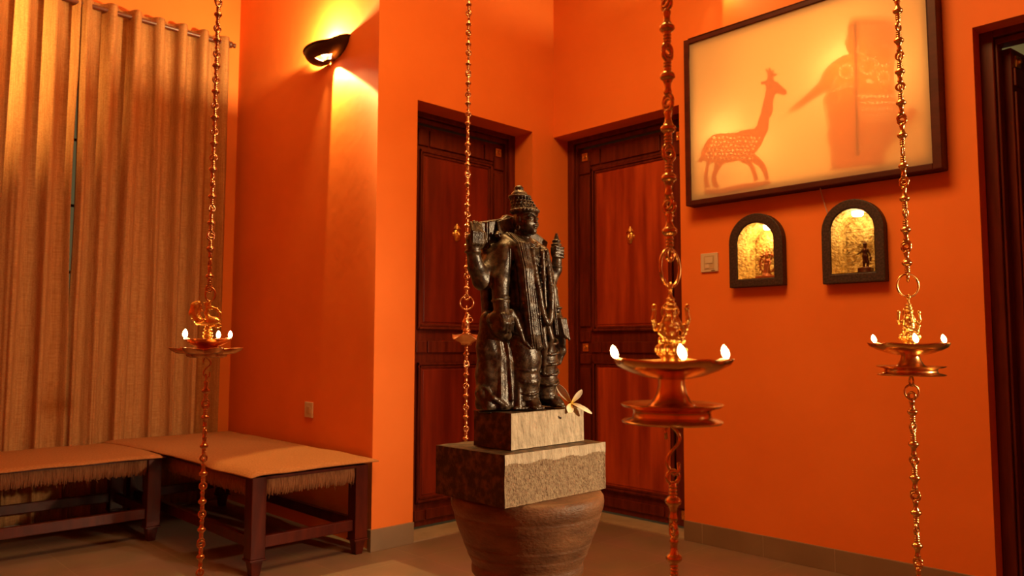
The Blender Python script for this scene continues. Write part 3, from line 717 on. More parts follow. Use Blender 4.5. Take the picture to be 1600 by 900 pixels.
# ------------------------------------------------------------------ lit niches
def niche(yc, z0, zs, label, ow, oz0, deep, lamp):
    r = empty('wall_niche', (XR, yc, oz0), -pi/2, label=label, cat='niche', group='arched granite niches')
    # local x = -(Y-yc); so mirror is harmless for symmetric shapes
    hw = .094; of = oz0
    out = [(-ow, 0), (ow, 0)]+[(ow*cos(pi*i/24), zs-of+ow*sin(pi*i/24)) for i in range(25)]
    hi = hw+.003; inn = [(-hi, z0-of-.003), (hi, z0-of-.003)]+[(hi*cos(pi*i/24), zs-of+hi*sin(pi*i/24)) for i in range(25)]
    o = plate('stone_frame', out, [inn], .045, lambda u, v: Vector((u, -.045, v)), M['granite'], r, direction=(0, 1, 0))
    b = o.modifiers.new('b', 'BEVEL'); b.width = .004; b.segments = 2; b.limit_method = 'ANGLE'
    # rough gilt lining: back and reveal, finely divided and roughened
    nb = 46; m = MB(); rg = np.random.RandomState(int(yc*100)); D = deep
    loop = []
    per = [(-hw, z0-of), (hw, z0-of), (hw, zs-of)]+[(hw*cos(pi*i/20), zs-of+hw*sin(pi*i/20)) for i in range(1, 20)]+[(-hw, zs-of), (-hw, z0-of)]
    for i in range(len(per)-1):
        a, c = Vector(per[i]), Vector(per[i+1]); k = max(1, int((c-a).length/.006))
        loop += [a.lerp(c, t/k) for t in range(k)]
    cen = Vector((0, (z0+zs)/2-of+.03)); nL = len(loop); rings = []
    depths = [-.040+(D+.040)*i/16 for i in range(17)]
    for y in depths: rings.append([(p.x, y, p.y) for p in loop])
    for i in range(1, 18): rings.append([(p.x+(cen.x-p.x)*i/18, D, p.y+(cen.y-p.y)*i/18) for p in loop])
    vs = [p for rr in rings for p in rr]; fs = []
    vs = []
    for ri, rr in enumerate(rings):
        for li, p in enumerate(rr):
            q = Vector(p); isb = ri > 16
            nz = rg.uniform(-1, 1)
            if isb: q.y -= .011*abs(nz)
            elif 2 < ri and abs(p[2]-(z0-of)) > .002:
                c_ = Vector((cen.x-q.x, 0, cen.y-q.z)).normalized(); q += c_*.0045*abs(nz)
            vs.append(q)
    for ri in range(len(rings)-1):
        for li in range(nL): fs.append((ri*nL+li, ri*nL+(li+1) % nL, (ri+1)*nL+(li+1) % nL, (ri+1)*nL+li))
    vs.append(Vector((cen.x, D-.003, cen.y))); e = len(vs)-1
    for li in range(nL): fs.append(((len(rings)-1)*nL+li, (len(rings)-1)*nL+(li+1) % nL, e))
    m.add(vs, fs); m.build('gilt_lining', M['gold_stone'], r, smooth=True)
    top = zs+hw-of
    MB().lathe([(0, top-.024), (.020, top-.024), (.024, top-.018), (.024, top-.004), (0, top-.004)], 20, c=(lamp[0], lamp[1], 0)).build('downlight', M['bulb'], r, auto=30)
    mw = Matrix.Translation((XR, yc, oz0)) @ Matrix.Rotation(-pi/2, 4, 'Z')
    light('niche_light', 'POINT', mw @ Vector((lamp[0], lamp[1], top-.040)), lamp[2], (1, .62, .19), None, .012)
    return r
niche(N1, 1.331, 1.508, 'left arched granite niche, gold lined, holding the goddess figurine', .141, 1.290, .135, (.02, .06, 1.3))
niche(N2, 1.327, 1.518, 'right arched granite niche, gold lined, holding the dancing figurine', .137, 1.282, .125, (0, .03, .6))
# dancer on its block
s = SDF((-.035, -.03, 0), (.04, .03, .125), .0012)
s.cone((0, 0), 0, .022, .022, .016, k=.001); s.box((0, 0, .011), (.022, .016, .010), .002)
s.path([(.006, 0, .022), (.008, 0, .040), (.002, 0, .060)], [.0045, .0045, .007]); s.path([(-.006, .0, .022), (-.004, -.003, .040), (-.002, 0, .060)], [.004, .0045, .007])
s.ell((0, 0, .062), (.010, .007, .009)); s.path([(0, 0, .062), (-.001, 0, .080)], [.0065, .0085]); s.cap((0, 0, .084), (0, 0, .092), .004); s.ell((0, 0, .098), (.006, .006, .008))
s.cap((0, 0, .106), (0, 0, .114), .003, .0015); s.tor((0, 0, .104), .006, .0012)
s.path([(-.008, 0, .084), (-.016, -.003, .074), (-.024, -.004, .070)], [.0032, .0028, .0025], .002); s.path([(.008, 0, .084), (.015, 0, .066), (.019, -.003, .052)], [.0034, .003, .0028], .002)
s.cap((.019, -.003, .054), (.018, -.003, .044), .0042, .003, .002)
me = s.mesh('dancer'); o = link('dancing_figurine', me, M['bronze_fig'], None, True); o.scale = (1.3,)*3; o.location = (XR+.055, N2-.018, 1.327); o.rotation_euler = (0, 0, -pi/2)
tag(o, 'slim dark bronze dancing figurine on a block in the right niche', 'figurine')
# goddess within a flame aureole
s = SDF((-.06, -.035, 0), (.06, .035, .155), .0013)
s.box((0, 0, .007), (.046, .024, .007), .002); s.cone((0, 0), .012, .024, .026, .020)
s.tor((0, .010, .072), .043, .0045, axis=1, sx=.9)
for i in range(22):
    a = 2*pi*i/22; c_, s_ = cos(a), sin(a)
    if s_ < -.85: continue
    s.cap((c_*.041, .010, .072+s_*.045), (c_*.051, .010, .072+s_*.058), .0036, .0012, .002)
s.cone((0, 0), .022, .070, .017, .011, k=.004); s.ell((0, 0, .080), (.014, .009, .014)); s.cap((0, 0, .092), (0, 0, .098), .004); s.ell((0, -.001, .104), (.008, .008, .010)); s.cone((0, 0), .111, .124, .008, .003)
for sg in (-1, 1):
    s.path([(sg*.012, 0, .088), (sg*.022, -.004, .074), (sg*.018, -.010, .062)], .0034, .002); s.path([(sg*.012, .002, .090), (sg*.024, .002, .092), (sg*.026, 0, .106)], .003, .002)
    s.ell((sg*.026, 0, .108), (.005, .004, .005), .002)
s.op((-.02, -.02, .022), (.02, .02, .070), lambda x, y, z: .0009*np.sin(x*900)+0*y+0*z, mode='d', pad=0)
me = s.mesh('goddess'); o = link('goddess_figurine', me, M['copper_fig'], None, True); o.scale = (1.08,)*3; o.location = (XR+.045, N1-.014, 1.331); o.rotation_euler = (0, 0, -pi/2)
tag(o, 'reddish bronze goddess figurine ringed by flames in the left niche', 'figurine')

# ------------------------------------------------------------------ pot, stone blocks
PC = (1.418, 1.405)
pot = empty('stone_pot', (PC[0], PC[1], 0), label='ridged brown stone pot on a round foot carrying the two blocks', cat='pot')
prof = [(0, .455), (.0, .436), (.150, .433), (.157, .428)]
body = [(.118, .424), (.134, .427), (.1415, .434), (.1425, .444), (.1415, .452), (.1405, .457), (.144, .464), (.1525, .480), (.1535, .4825), (.1530, .485), (.1545, .4875), (.163, .507), (.1640, .5095), (.1636, .512), (.1655, .516), (.176, .540), (.1835, .562), (.187, .576), (.1880, .580), (.1874, .583), (.1905, .587), (.194, .598), (.1955, .610), (.194, .622), (.189, .6295), (.180, .6315), (.168, .6318), (.10, .6320), (.001, .6320)]
MB().lathe(body, 96).build('bowl', M['pot'], pot, smooth=True)
MB().lathe([(.001, 0), (.155, 0), (.160, .02), (.150, .04), (.118, .06), (.112, .20), (.116, .375), (.121, .392), (.128, .398), (.132, .406), (.132, .418), (.126, .426), (.001, .428)], 96,
           mod=lambda r, z, a, j: (r+(.0022*cos(a*44) if .05 < z < .39 else 0), z)).build('foot', M['pot'], pot, smooth=True)

def block(name, cx, cy, hx, hy, yaw, z0, z1, label, rough):
    h = z1-z0; r_ = MB(); step = .0026
    m = MB(); nx, nz, ny = int(2*hx/step), int(h/step), int(2*hy/step)
    def grid(P, nu, nv, mi):
        vs = [P(i/nu, j/nv) for j in range(nv+1) for i in range(nu+1)]
        fs = [(j*(nu+1)+i, j*(nu+1)+i+1, (j+1)*(nu+1)+i+1, (j+1)*(nu+1)+i) for j in range(nv) for i in range(nu)]
        m.add(vs, fs, mi)
    rs = np.random.RandomState(int(h*10000))
    low = rs.rand(60, 60)
    def nse(u, v, f):
        x, y = u*f, v*f; i, j = int(x) % 59, int(y) % 59; a, b = x-int(x), y-int(y)
        return (low[i, j]*(1-a)+low[i+1, j]*a)*(1-b)+(low[i, j+1]*(1-a)+low[i+1, j+1]*a)*b
    def wob(x, y, z):   # worn, slightly uneven faces; edges kept shared
        return Vector((x+.0005*sin(y*90+z*70), y+.0004*sin(x*85+z*70), z+.0003*sin(x*110+y*90)))
    def front(u, v):
        x = -hx+2*hx*u; z = h*v; p = wob(x, -hy, z); e = min(u, 1-u, v, 1-v)
        if rough:
            band = .80+.02*sin(u*23)+.02*nse(u, .3, 17)
            if v < band and e > .012: p.y += (.0034*rs.rand()+.0022*nse(u*1.9, v*.5, 50))*min(1, (band-v)*14)
        elif e > .03: p.y += .0014*nse(u, v, 40)
        return p
    # split the front face material: smooth dressed band above, rough pitted field below
    vs = [front(i/nx, j/nz) for j in range(nz+1) for i in range(nx+1)]
    fa, fb = [], []
    for j in range(nz):
        for i in range(nx):
            q = (j*(nx+1)+i, j*(nx+1)+i+1, (j+1)*(nx+1)+i+1, (j+1)*(nx+1)+i)
            (fb if rough and (j+.5)/nz < .80+.02*sin(i/nx*23) else fa).append(q)
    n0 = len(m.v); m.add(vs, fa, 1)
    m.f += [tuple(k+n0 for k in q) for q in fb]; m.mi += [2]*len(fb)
    grid(lambda u, v: wob(-hx, -hy+2*hy*u, h*v), ny, nz, 0); grid(lambda u, v: wob(hx, -hy+2*hy*u, h*v), ny, nz, 0)
    grid(lambda u, v: wob(-hx+2*hx*u, hy, h*v), nx, nz, 0); grid(lambda u, v: wob(-hx+2*hx*u, -hy+2*hy*v, h), nx, ny, 0); grid(lambda u, v: wob(-hx+2*hx*u, -hy+2*hy*v, 0), nx, ny, 0)
    me = m.mesh(name); bm = bmesh.new(); bm.from_mesh(me); bmesh.ops.remove_doubles(bm, verts=bm.verts, dist=.0004); bmesh.ops.recalc_face_normals(bm, faces=bm.faces); bm.to_mesh(me); bm.free()
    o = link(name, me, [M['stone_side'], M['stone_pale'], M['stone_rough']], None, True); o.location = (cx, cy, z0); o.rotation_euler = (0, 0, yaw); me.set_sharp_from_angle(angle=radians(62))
    return tag(o, label, 'stone block') if label else o
block('stone_block', 1.397, 1.403, .180, .1253, -.002, .6325, .7515, 'wide stone block with a rough pitted face, between pot and statue', True)

# ------------------------------------------------------------------ the standing stone deity
st_root = empty('stone_statue', (1.412, 1.389, .7530), label='dark carved stone statue of a crowned four-armed standing deity on its block', cat='statue')
base = block('plinth', 0, 0, .1362, .065, .029, 0, .0865, None, False); base.parent = st_root
BZ = .0865
def deity():
    s = SDF((-.215, -.088, -.004), (.185, .088, .592), .0019)
    # --- back slab and hair behind the head
    s.box((-.068, .048, .452), (.066, .012, .034), .006, .004, ry=radians(13)); s.box((.002, .046, .476), (.034, .012, .028), .008, .006)
    s.box((.066, .044, .446), (.060, .011, .028), .006, .006, ry=radians(-24)); s.ell((-.018, .040, .468), (.026, .016, .034), .008)
    for i in range(9):                        # locks falling behind the cheek
        x = -.062+i*.0058; s.path([(x, .032-.0012*i, .496-.002*(8-i)), (x-.001, .028-.001*i, .466), (x-.003, .022, .446)], .0034, .0010)
    s.box((-.092, .036, .448), (.0022, .006, .030), .001, .001); s.box((-.100, .036, .446), (.0022, .006, .030), .001, .001)
    for i in range(16): s.ell((-.080+.0052*i, .016-.0008*i+.003*sin(i*2.1), .442+.006*sin(i*1.3)), (.0062, .006, .006), .0018)
    for i in range(10): s.tor((-.076+.0075*i, .008-.0012*i+.002*sin(i*3), .438+.006*sin(i*1.9+1)), .0050, .0017, .001, axis=1)
    # --- torso
    s.cone((0, 0), .425, .458, .019, .017, k=.010); s.ell((0, .002, .385), (.066, .042, .052), .02); s.ell((0, -.002, .33), (.054, .040, .055), .02)
    s.ell((0, -.004, .275), (.050, .042, .05), .02); s.ell((0, 0, .215), (.060, .046, .045), .02)
    s.cap((-.060, .004, .408), (.062, .004, .408), .024, .023, .015)
    for sg in (-1, 1): s.ell((sg*.028, -.036, .388), (.022, .012, .018), .010)
    # --- legs under the wrapped skirt, feet
    s.path([(-.030, -.004, .215), (-.033, -.008, .13), (-.032, -.009, .080)], [.050, .046, .041], .012); s.cone((-.032, -.009), .026, .085, .037, .041, .006)
    s.path([(.036, -.006, .215), (.038, -.014, .13), (.040, -.014, .075)], [.038, .035, .031], .010); s.cone((.040, -.014), .024, .080, .027, .031, .006)
    s.cap((-.052, -.020, .010), (-.030, -.014, .016), .013, .016, .006)
    for (fx, a) in ((-.028, .0), (.046, .38)):
        d = Vector((sin(a), -cos(a))); w = Vector((cos(a), sin(a))); o = Vector((fx, -.018))
        F_ = lambda l, u, z: (o.x+d.x*l+w.x*u, o.y+d.y*l+w.y*u, z)
        s.path([F_(0, 0, .028), F_(.022, 0, .018), F_(.034, 0, .011)], [.018, .016, .012], .006)
        for t in range(5):
            u = (t-2)*.0068; L_ = .047-abs(t-1)*.0020
            s.cap(F_(L_-.012, u, .0075), F_(L_, u*1.05, .0060), .0046, .0040, .0010); s.ell(F_(L_+.001, u*1.05, .0085), (.0024, .0024, .0014), .0006)
    for x, y, r_ in ((-.032, -.009, .037), (.040, -.014, .027)):
        s.tor((x, y, .029), r_, .0034, .002); s.tor((x, y, .037), r_+.0005, .0020, .001)
    # --- sash falling on the statue's right (photo left), spreading at the foot
    s.path([(-.108, .022, .225), (-.116, .028, .16), (-.120, .030, .09), (-.122, .028, .020)], [.024, .026, .028, .032], .016)
    s.path([(-.088, .018, .215), (-.094, .016, .12), (-.098, .010, .018)], [.024, .030, .034], .016)
    s.path([(-.066, .020, .215), (-.064, .018, .10), (-.066, .010, .014)], [.030, .030, .030], .012)
    s.path([(-.136, .030, .078), (-.144, .022, .045), (-.138, .008, .014)], [.010, .018, .018], .008)
    s.path([(-.088, -.012, .200), (-.090, -.020, .12), (-.092, -.026, .03)], [.003, .0045, .006], .006); s.path([(-.104, -.006, .190), (-.112, -.010, .10), (-.120, -.018, .012)], [.003, .004, .005], .005)
    s.path([(-.070, -.012, .190), (-.066, -.020, .10), (-.070, -.030, .012)], [.003, .005, .006], .006)
    s.path([(-.150, .008, .060), (-.138, -.012, .034), (-.110, -.024, .014)], [.004, .006, .006], .005)
    s.ell((-.060, -.010, .016), (.022, .024, .016), .008)
    for i in range(5): s.ell((-.082+i*.009, -.030-.002*i, .007), (.006, .006, .006), .002)
    s.box((-.01, .045, .20), (.095, .014, .205), .010, .012)       # dressed back that ties body to block
    # --- the left side (photo right): hand over hanging cloth
    s.path([(.072, .004, .405), (.098, -.004, .31), (.100, -.018, .235)], [.021, .017, .014], .007)
    s.path([(.092, -.026, .235), (.098, -.034, .20), (.098, -.034, .165)], [.015, .013, .006], .004)
    for i in range(4): s.cap((.086+i*.0062, -.043, .232), (.090+i*.006, -.047, .190-.004*i), .0042, .0034, .001)
    s.path([(.098, -.022, .21), (.104, -.018, .15), (.092, -.020, .118)], [.015, .014, .006], .006)
    s.path([(.078, .010, .24), (.080, .006, .14), (.074, .004, .02)], [.022, .022, .024], .010)
    s.tor((.100, -.014, .262), .016, .0035, .001)
    # --- front right arm (photo left) with open hand pointing down
    s.path([(-.070, -.002, .402), (-.094, -.010, .325), (-.104, -.020, .262)], [.026, .0235, .019], .008)
    s.tor((-.102, -.018, .272), .0195, .0045, .0015); s.tor((-.100, -.017, .281), .020, .0025, .001)
    s.path([(-.104, -.022, .258), (-.110, -.028, .228)], [.019, .021], .006)
    for i, L_ in enumerate((.030, .036, .037, .032)):
        x = -.127+.0098*i; s.path([(x, -.044, .236), (x-.001, -.050, .236-L_*.55), (x+.001, -.044, .232-L_)], [.0062, .0055, .0045], .0018)
    s.path([(-.092, -.042, .244), (-.082, -.046, .225), (-.074, -.050, .200), (-.066, -.052, .172)], [.0085, .0075, .0065, .004], .003)
    s.path([(-.116, -.010, .225), (-.112, -.016, .205), (-.095, -.018, .192)], [.021, .021, .018], .008)
    # --- back right arm raised, palm held up (photo left)
    s.path([(-.072, .022, .398), (-.112, .022, .345), (-.128, .020, .322)], [.024, .023, .022], .010)
    s.path([(-.128, .020, .322), (-.152, .014, .355), (-.166, .010, .392)], [.023, .020, .0165], .008)
    s.tor((-.166, .010, .391), .0175, .0036, .001)
    s.path([(-.168, .006, .398), (-.172, .002, .420)], [.016, .0185], .006)
    for i in range(4):
        x = -.190+.0100*i; s.path([(x+.003, -.012, .410), (x, -.016, .436), (x+.003, -.006, .464-abs(i-1.4)*.004)], [.0062, .0057, .0044], .0010)
    s.path([(-.153, -.004, .405), (-.146, -.012, .422), (-.147, -.010, .438)], [.0072, .006, .0045], .002)
    # --- back left arm raised with the conch (photo right)
    s.path([(.070, .020, .398), (.112, .022, .352), (.122, .020, .335)], [.022, .019, .018], .008)
    s.path([(.122, .020, .335), (.136, .012, .368), (.134, .006, .392)], [.018, .016, .014], .006)
    s.tor((.135, .010, .376), .015, .003, .001)
    s.ell((.130, .004, .418), (.017, .015, .026), .005); s.cone((.130, .004), .440, .468, .011, .003, .004)
    for zz, rr in ((.446, .0115), (.436, .0145), (.426, .0165)): s.tor((.130, .004, zz), rr*.8, .003, .001)
    for i in range(4): s.cap((.116, -.004-.001*i, .404+.0082*i), (.142, -.010, .402+.0082*i), .0044, .0038, .0015)
    # --- long shawl over the right shoulder with parallel pleats
    s.path([(-.060, .010, .432), (-.052, -.030, .408), (-.048, -.048, .350), (-.044, -.052, .26), (-.036, -.050, .19), (-.018, -.052, .160)], [.015, .017, .017, .018, .018, .012], .005)
    s.path([(-.044, .008, .436), (-.036, -.034, .412), (-.034, -.050, .350), (-.030, -.054, .26), (-.024, -.052, .18)], [.014, .015, .014, .015, .014], .004)
    for i in range(6):
        x = -.064+i*.0078
        s.path([(x+.006, -.006, .449-.001*i), (x-.001, -.046, .420), (x+.001, -.0655+.0009*i, .352), (x+.004, -.0700, .27), (x+.009, -.0675, .190), (x+.020, -.0600, .155)], .0022, .0012)
    s.path([(.040, .006, .432), (.040, -.034, .405), (.042, -.046, .33), (.044, -.048, .24)], [.012, .013, .012, .010], .004)
    for i in range(2): s.path([(.050+i*.008, -.030, .412), (.052+i*.008, -.050, .33), (.054+i*.006, -.052, .19)], .0025, .001)
    # --- necklaces and the long garland
    for R_, zc, r_ in ((.026, .424, .0032), (.034, .416, .0030)):
        n_ = 26
        for i in range(n_):
            a = pi+pi*i/(n_-1); s.ell((R_*cos(a), -.016+R_*.95*sin(a)+.002, zc+.012*abs(cos(a))-.006), (r_,)*3, .001)
    gl = []
    for i in range(61):
        t = i/60; a = pi*t; x = -.0255*cos(a)+.006; sag = .186*sin(a)**.75
        gl.append((x, -.050-.020*min(1, sag*9), .404-sag))
    s.path(gl, .0074, .002)
    for i, p in enumerate(gl):
        for q in (-.0048, 0, .0048): s.ell((p[0]+q+.001*sin(i*3+q*900), p[1]-.0062+abs(q)*.5, p[2]+.002*sin(i*5+q*700)), (.0021, .0021, .0019), .0006)
    s.path([(.006, -.060, .400), (.006, -.066, .33), (.006, -.068, .26)], [.007, .006, .004], .004)
    for i in range(26): s.ell((.006+.009*sin(i*2.4), -.062-.003*cos(i*1.7), .396-i*.0050), (.0034, .0030, .0034), .0012)
    for i in range(14): a = pi+pi*i/13; s.ell((.006+.021*cos(a), -.056+.004*sin(a), .388+.030*sin(a)), (.0034,)*3, .0012)
    # --- belt and swags of the wrapped skirt
    s.tor((0, -.004, .238), .054, .0055, .003, sx=1.08)
    for j in range(6):                          # raised curved pleats across the near leg
        z = .195-j*.029; pts = []
        for i in range(9):
            a = pi*(1.10+.66*i/8); r_ = .0468-.0012*j
            pts.append((-.032+r_*cos(a), -.0075+r_*sin(a), z-.012*sin(pi*i/8)+.006*(i/8)))
        s.path(pts, [.0008, .0014, .0020, .0024, .0026, .0024, .0020, .0014, .0008], .003)
    for j in range(5):
        z = .170-j*.026; pts = []
        for i in range(7):
            a = pi*(1.12+.86*i/6); r_ = .0375-.001*j; pts.append((.038+r_*cos(a), -.018+r_*sin(a), z+.014*i/6-.010*sin(pi*i/6)))
        s.path(pts, .0034, .0018)
    s.path([(.002, -.050, .232), (.006, -.052, .16), (.008, -.040, .09)], [.011, .009, .004], .004)
    s.path([(.020, -.052, .228), (.028, -.056, .18), (.022, -.050, .145)], [.009, .008, .004], .003)
    # --- head, turned a little towards the far side
    hd = (-.006, -.014, .482); th = radians(6); c_, s_ = cos(th), sin(th)
    H = lambda x, y, z: (hd[0]+x*c_-y*s_, hd[1]+x*s_+y*c_, hd[2]+z)
    s.ell(H(0, .004, .006), (.0285, .032, .036), .006); s.ell(H(0, -.008, -.010), (.0235, .024, .028), .006)
    s.ell(H(0, -.024, -.028), (.010, .009, .0085), .006)                   # chin
    s.path([H(0, -.0295, .012), H(0, -.0345, -.003)], [.0030, .0042], .003); s.ell(H(0, -.0355, -.0045), (.0056, .0038, .0032), .0015)
    for sg in (-1, 1):
        s.ell(H(sg*.0115, -.0245, .0065), (.0085, .0055, .0045), .002)     # closed lids
        s.path([H(sg*.004, -.0315, .013), H(sg*.011, -.0300, .0165), H(sg*.020, -.0215, .0135)], .0018, .0018)
        s.path([H(sg*.005, -.0295, .0045), H(sg*.012, -.0292, .0030), H(sg*.019, -.0215, .0052)], .0011, .0008)
        s.ell(H(sg*.015, -.019, -.008), (.010, .009, .010), .005)
        s.ell(H(sg*.028, .004, .000), (.0045, .009, .014), .002); s.tor(H(sg*.029, .003, -.018), .0055, .0024, .001, axis=0)
    s.ell(H(0, -.0325, -.0142), (.0086, .0036, .0022), .001); s.ell(H(0, -.0315, -.0192), (.0072, .0036, .0026), .001)
    s.path([H(-.009, -.0355, -.0165), H(.009, -.0355, -.0165)], .0007, .001, 's')
    # --- crown leaning back
    cz = .505; L0 = (-.004, .016)
    s.cone((-.006, -.009), cz, cz+.040, .0325, .0245, .003, lean=(-.004, .014))
    s.tor((-.006, -.010, cz+.003), .0325, .0052, .002)
    for i in range(26):
        a = 2*pi*i/26; s.ell((-.006+.0365*cos(a), -.010+.0365*sin(a), cz+.004), (.0034, .0034, .0040), .001)
    for j in range(4):
        for i in range(18):
            a = 2*pi*(i+.5*(j % 2))/18; t = j/4; r_ = .0325-.008*t
            s.ell((-.006-.004*t+r_*cos(a), -.009+.014*t+r_*sin(a), cz+.011+j*.0085), (.0030, .0030, .0036), .001)
    s.cone((-.010, .005), cz+.040, cz+.0455, .0275, .0275, .002); s.tor((-.010, .005, cz+.043), .027, .0035, .001)
    s.ell((-.010, .006, cz+.048), (.022, .022, .014), .003)
    s.ell((-.011, .007, cz+.064), (.013, .013, .011), .003)
    for i in range(10): a = 2*pi*i/10; s.ell((-.011+.012*cos(a), .007+.012*sin(a), cz+.058), (.0034,)*3, .001)
    # --- fine chisel relief on ornament, hair, cloth
    s.op((-.215, -.088, 0), (.185, .088, .592), lambda x, y, z: .00035*np.sin(x*1010+z*430)*np.sin(z*920-y*500)*np.sin(y*870+x*350), mode='d', pad=0)
    s.op((-.012, -.09, .20), (.055, -.03, .42), lambda x, y, z: .0007*np.sin(x*1250+z*300)*np.sin(z*1150-x*400)+0*y, mode='d', pad=0)
    s.op((-.05, -.05, .505), (.04, .05, .59), lambda x, y, z: .0005*np.sin(x*1250+z*300)*np.sin(z*1350)+0*y, mode='d', pad=0)
    s.op((-.17, -.06, .02), (-.045, .06, .215), lambda x, y, z: .0004*np.sin((x+.25*(z-.1)**2*8)*330)+0*y, mode='d', pad=0)
    s.op((-.30, -.2, -.02), (.3, .2, .0), lambda x, y, z: (z-.0005)*-1+0*x+0*y, .001, 's', pad=.002)
    me = s.mesh('deity'); n = len(me.vertices); co = np.empty(n*3, np.float32); me.vertices.foreach_get('co', co); co = co.reshape(-1, 3)
    t = np.clip((co[:, 2]-.05)/.30, 0, 1); t = t*t*(3-2*t); co[:, 0] -= .015*t; co[:, 1] += .010*t     # the figure leans back a little
    me.vertices.foreach_set('co', co.ravel()); me.update(); return me
o = link('deity_body', deity(), M['stone_dark'], st_root, True); o.location = (0, 0, BZ-.0008)
# two small dark chisel nicks on the plinth's front
mb = MB(); mb.box(.0365, .0375, -.0662, -.0640, .064, .069); mb.box(.0345, .0385, -.0662, -.0640, .0685, .0695)
mb.box(.0410, .0418, -.0662, -.0640, .062, .067); mb.box(.0445, .0453, -.0662, -.0640, .062, .067); mb.box(.0418, .0445, -.0662, -.0640, .065, .0662)
mb.build('carved_mark', M['granite'], base)

# ------------------------------------------------------------------ frangipani flower
def flower_mat():
    m = bpy.data.materials.new('frangipani_petal'); m.use_nodes = True; N = m.node_tree.nodes; L = m.node_tree.links; b = N['Principled BSDF']; b.inputs['Roughness'].default_value = .55
    at = N.new('ShaderNodeAttribute'); at.attribute_name = 'heart'; r = N.new('ShaderNodeValToRGB'); r.color_ramp.elements[0].color = (.86, .80, .62, 1); r.color_ramp.elements[1].color = (.88, .60, .06, 1)
    r.color_ramp.elements[0].position = .45; r.color_ramp.elements[1].position = .95; L.new(at.outputs['Fac'], r.inputs[0]); L.new(r.outputs[0], b.inputs['Base Color'])
    b.inputs['Subsurface Weight'].default_value = .15; b.inputs['Subsurface Radius'].default_value = (.01, .008, .004)
    return m
M['petal'] = flower_mat()
def at_px(px, py, D):
    r = CF + CR*((px-800)/FPX) + CU*((450-py)/FPX); return Vector((0, 0, 1))+r*D
fc = Vector((1.412+.088, 1.389-.062, .8395+.013))      # heart of the flower, over the plinth's front edge
fl = empty('frangipani_flower', fc, label='white frangipani flower with a yellow heart at the statue\'s feet', cat='flower')
Rv, Uv, Bv = R0, ZZ, -Fh
def petal(dx, dz, db, wdt, curl, roll):
    tip = Rv*dx+Uv*dz+Bv*db; L_ = tip.length; d = tip.normalized(); side = (d.cross(Bv)).normalized(); nrm = side.cross(d)
    side = side*cos(roll)+nrm*sin(roll); nrm = side.cross(d); vs = []; fs = []; at = []; nu, nv = 8, 14
    for j in range(nv+1):
        t = j/nv; wd = wdt*(sin(pi*min(1, t**.85))**.6*(.35+.65*t)) if 0 < t < 1 else (0.001 if t == 0 else .0012)
        for i in range(nu+1):
            u = i/nu*2-1; p = d*(L_*t)+side*(wd*u)+nrm*(curl*(t*t)+wd*.35*u*u); vs.append(p); at.append(1-t)
    for j in range(nv):
        for i in range(nu): a = j*(nu+1)+i; fs.append((a, a+1, a+nu+2, a+nu+1))
    me = bpy.data.meshes.new('petal'); me.from_pydata(vs, [], fs); a_ = me.attributes.new('heart', 'FLOAT', 'POINT'); a_.data.foreach_set('value', at)
    o = link('petal', me, M['petal'], fl, True); s = o.modifiers.new('t', 'SOLIDIFY'); s.thickness = .0009
    s2 = o.modifiers.new('s', 'SUBSURF'); s2.levels = 1; s2.render_levels = 1
petal(-.036, .050, -.004, .0150, .006, .3)
petal(.026, .036, .002, .0120, .004, -.5)
petal(-.010, -.024, .018, .0150, .004, .2)
petal(.034, -.010, .014, .0100, -.006, .9)
petal(.058, -.022, -.006, .0095, -.010, .7)
MB().tube([(0, 0, 0), Vector((0, 0, 0))-Bv*.010-Uv*.004, Vector((0, 0, 0))-Bv*.022-Uv*.010], [.0030, .0026, .0018], 8).build('flower_tube', M['petal'], fl, smooth=True)

# ------------------------------------------------------------------ hanging brass oil lamps on chains
def link_mesh(name, m):
    mb = MB(); R_, r_ = .0092, .0030
    mb.ring((0, 0, .036), R_, r_, 'y', 20, 8); mb.ring((0, 0, -.036), R_, r_, 'x', 20, 8)
    mb.lathe([(.0035, .0285), (.0048, .0265), (.0048, .0245), (.0062, .0235), (.0062, .0215), (.0046, .0205), (.0046, .0195), (.0064, .0185), (.0064, .0165), (.0046, .0155), (.0046, .0145), (.0062, .0135), (.0062, .0115), (.0048, .0095),
              (.0090, .0065), (.0114, .0035), (.0118, .0010), (.0112, -.0015), (.0088, -.0035), (.0070, -.0055), (.0070, -.0070), (.0056, -.0085), (.0050, -.0140), (.0056, -.0195), (.0068, -.0225), (.0056, -.0260), (.0040, -.0285)], 16)
    me = mb.mesh(name); me.materials.append(m); me.polygons.foreach_set('use_smooth', [True]*len(me.polygons)); return me
CH = {'brass': link_mesh('chain_link', M['brass']), 'copper': link_mesh('chain_link', M['copper'])}
PER = .0785
def chain(root, ztop, zbot, m, phase=0):
    n = int((ztop-zbot)/PER); rg = random.Random(int(ztop*1000)+n)
    k = 0; z = zbot
    while z < ztop-.001:
        o = bpy.data.objects.new('chain_link', CH[m]); COL.objects.link(o); o.parent = root
        o.location = (0, 0, z+PER/2); o.rotation_euler = (rg.uniform(-.02, .02), rg.uniform(-.02, .02)+(pi if rg.random() < .45 else 0), phase+k*pi*0+rg.uniform(-.35, .35)); z += PER; k += 1
    return z
def flame(root, p, k=1.0, lean=0.):
    m = MB(); m.lathe([(0, 0), (.0026*k, .001*k), (.0044*k, .004*k), (.0050*k, .0075*k), (.0044*k, .011*k), (.0028*k, .0145*k), (0.0002, .0175*k)], 14)
    m.v = [(v[0]+lean*v[2], v[1], v[2]) for v in m.v]
    o = m.build('flame', M['flame'], root, smooth=True); o.location = p
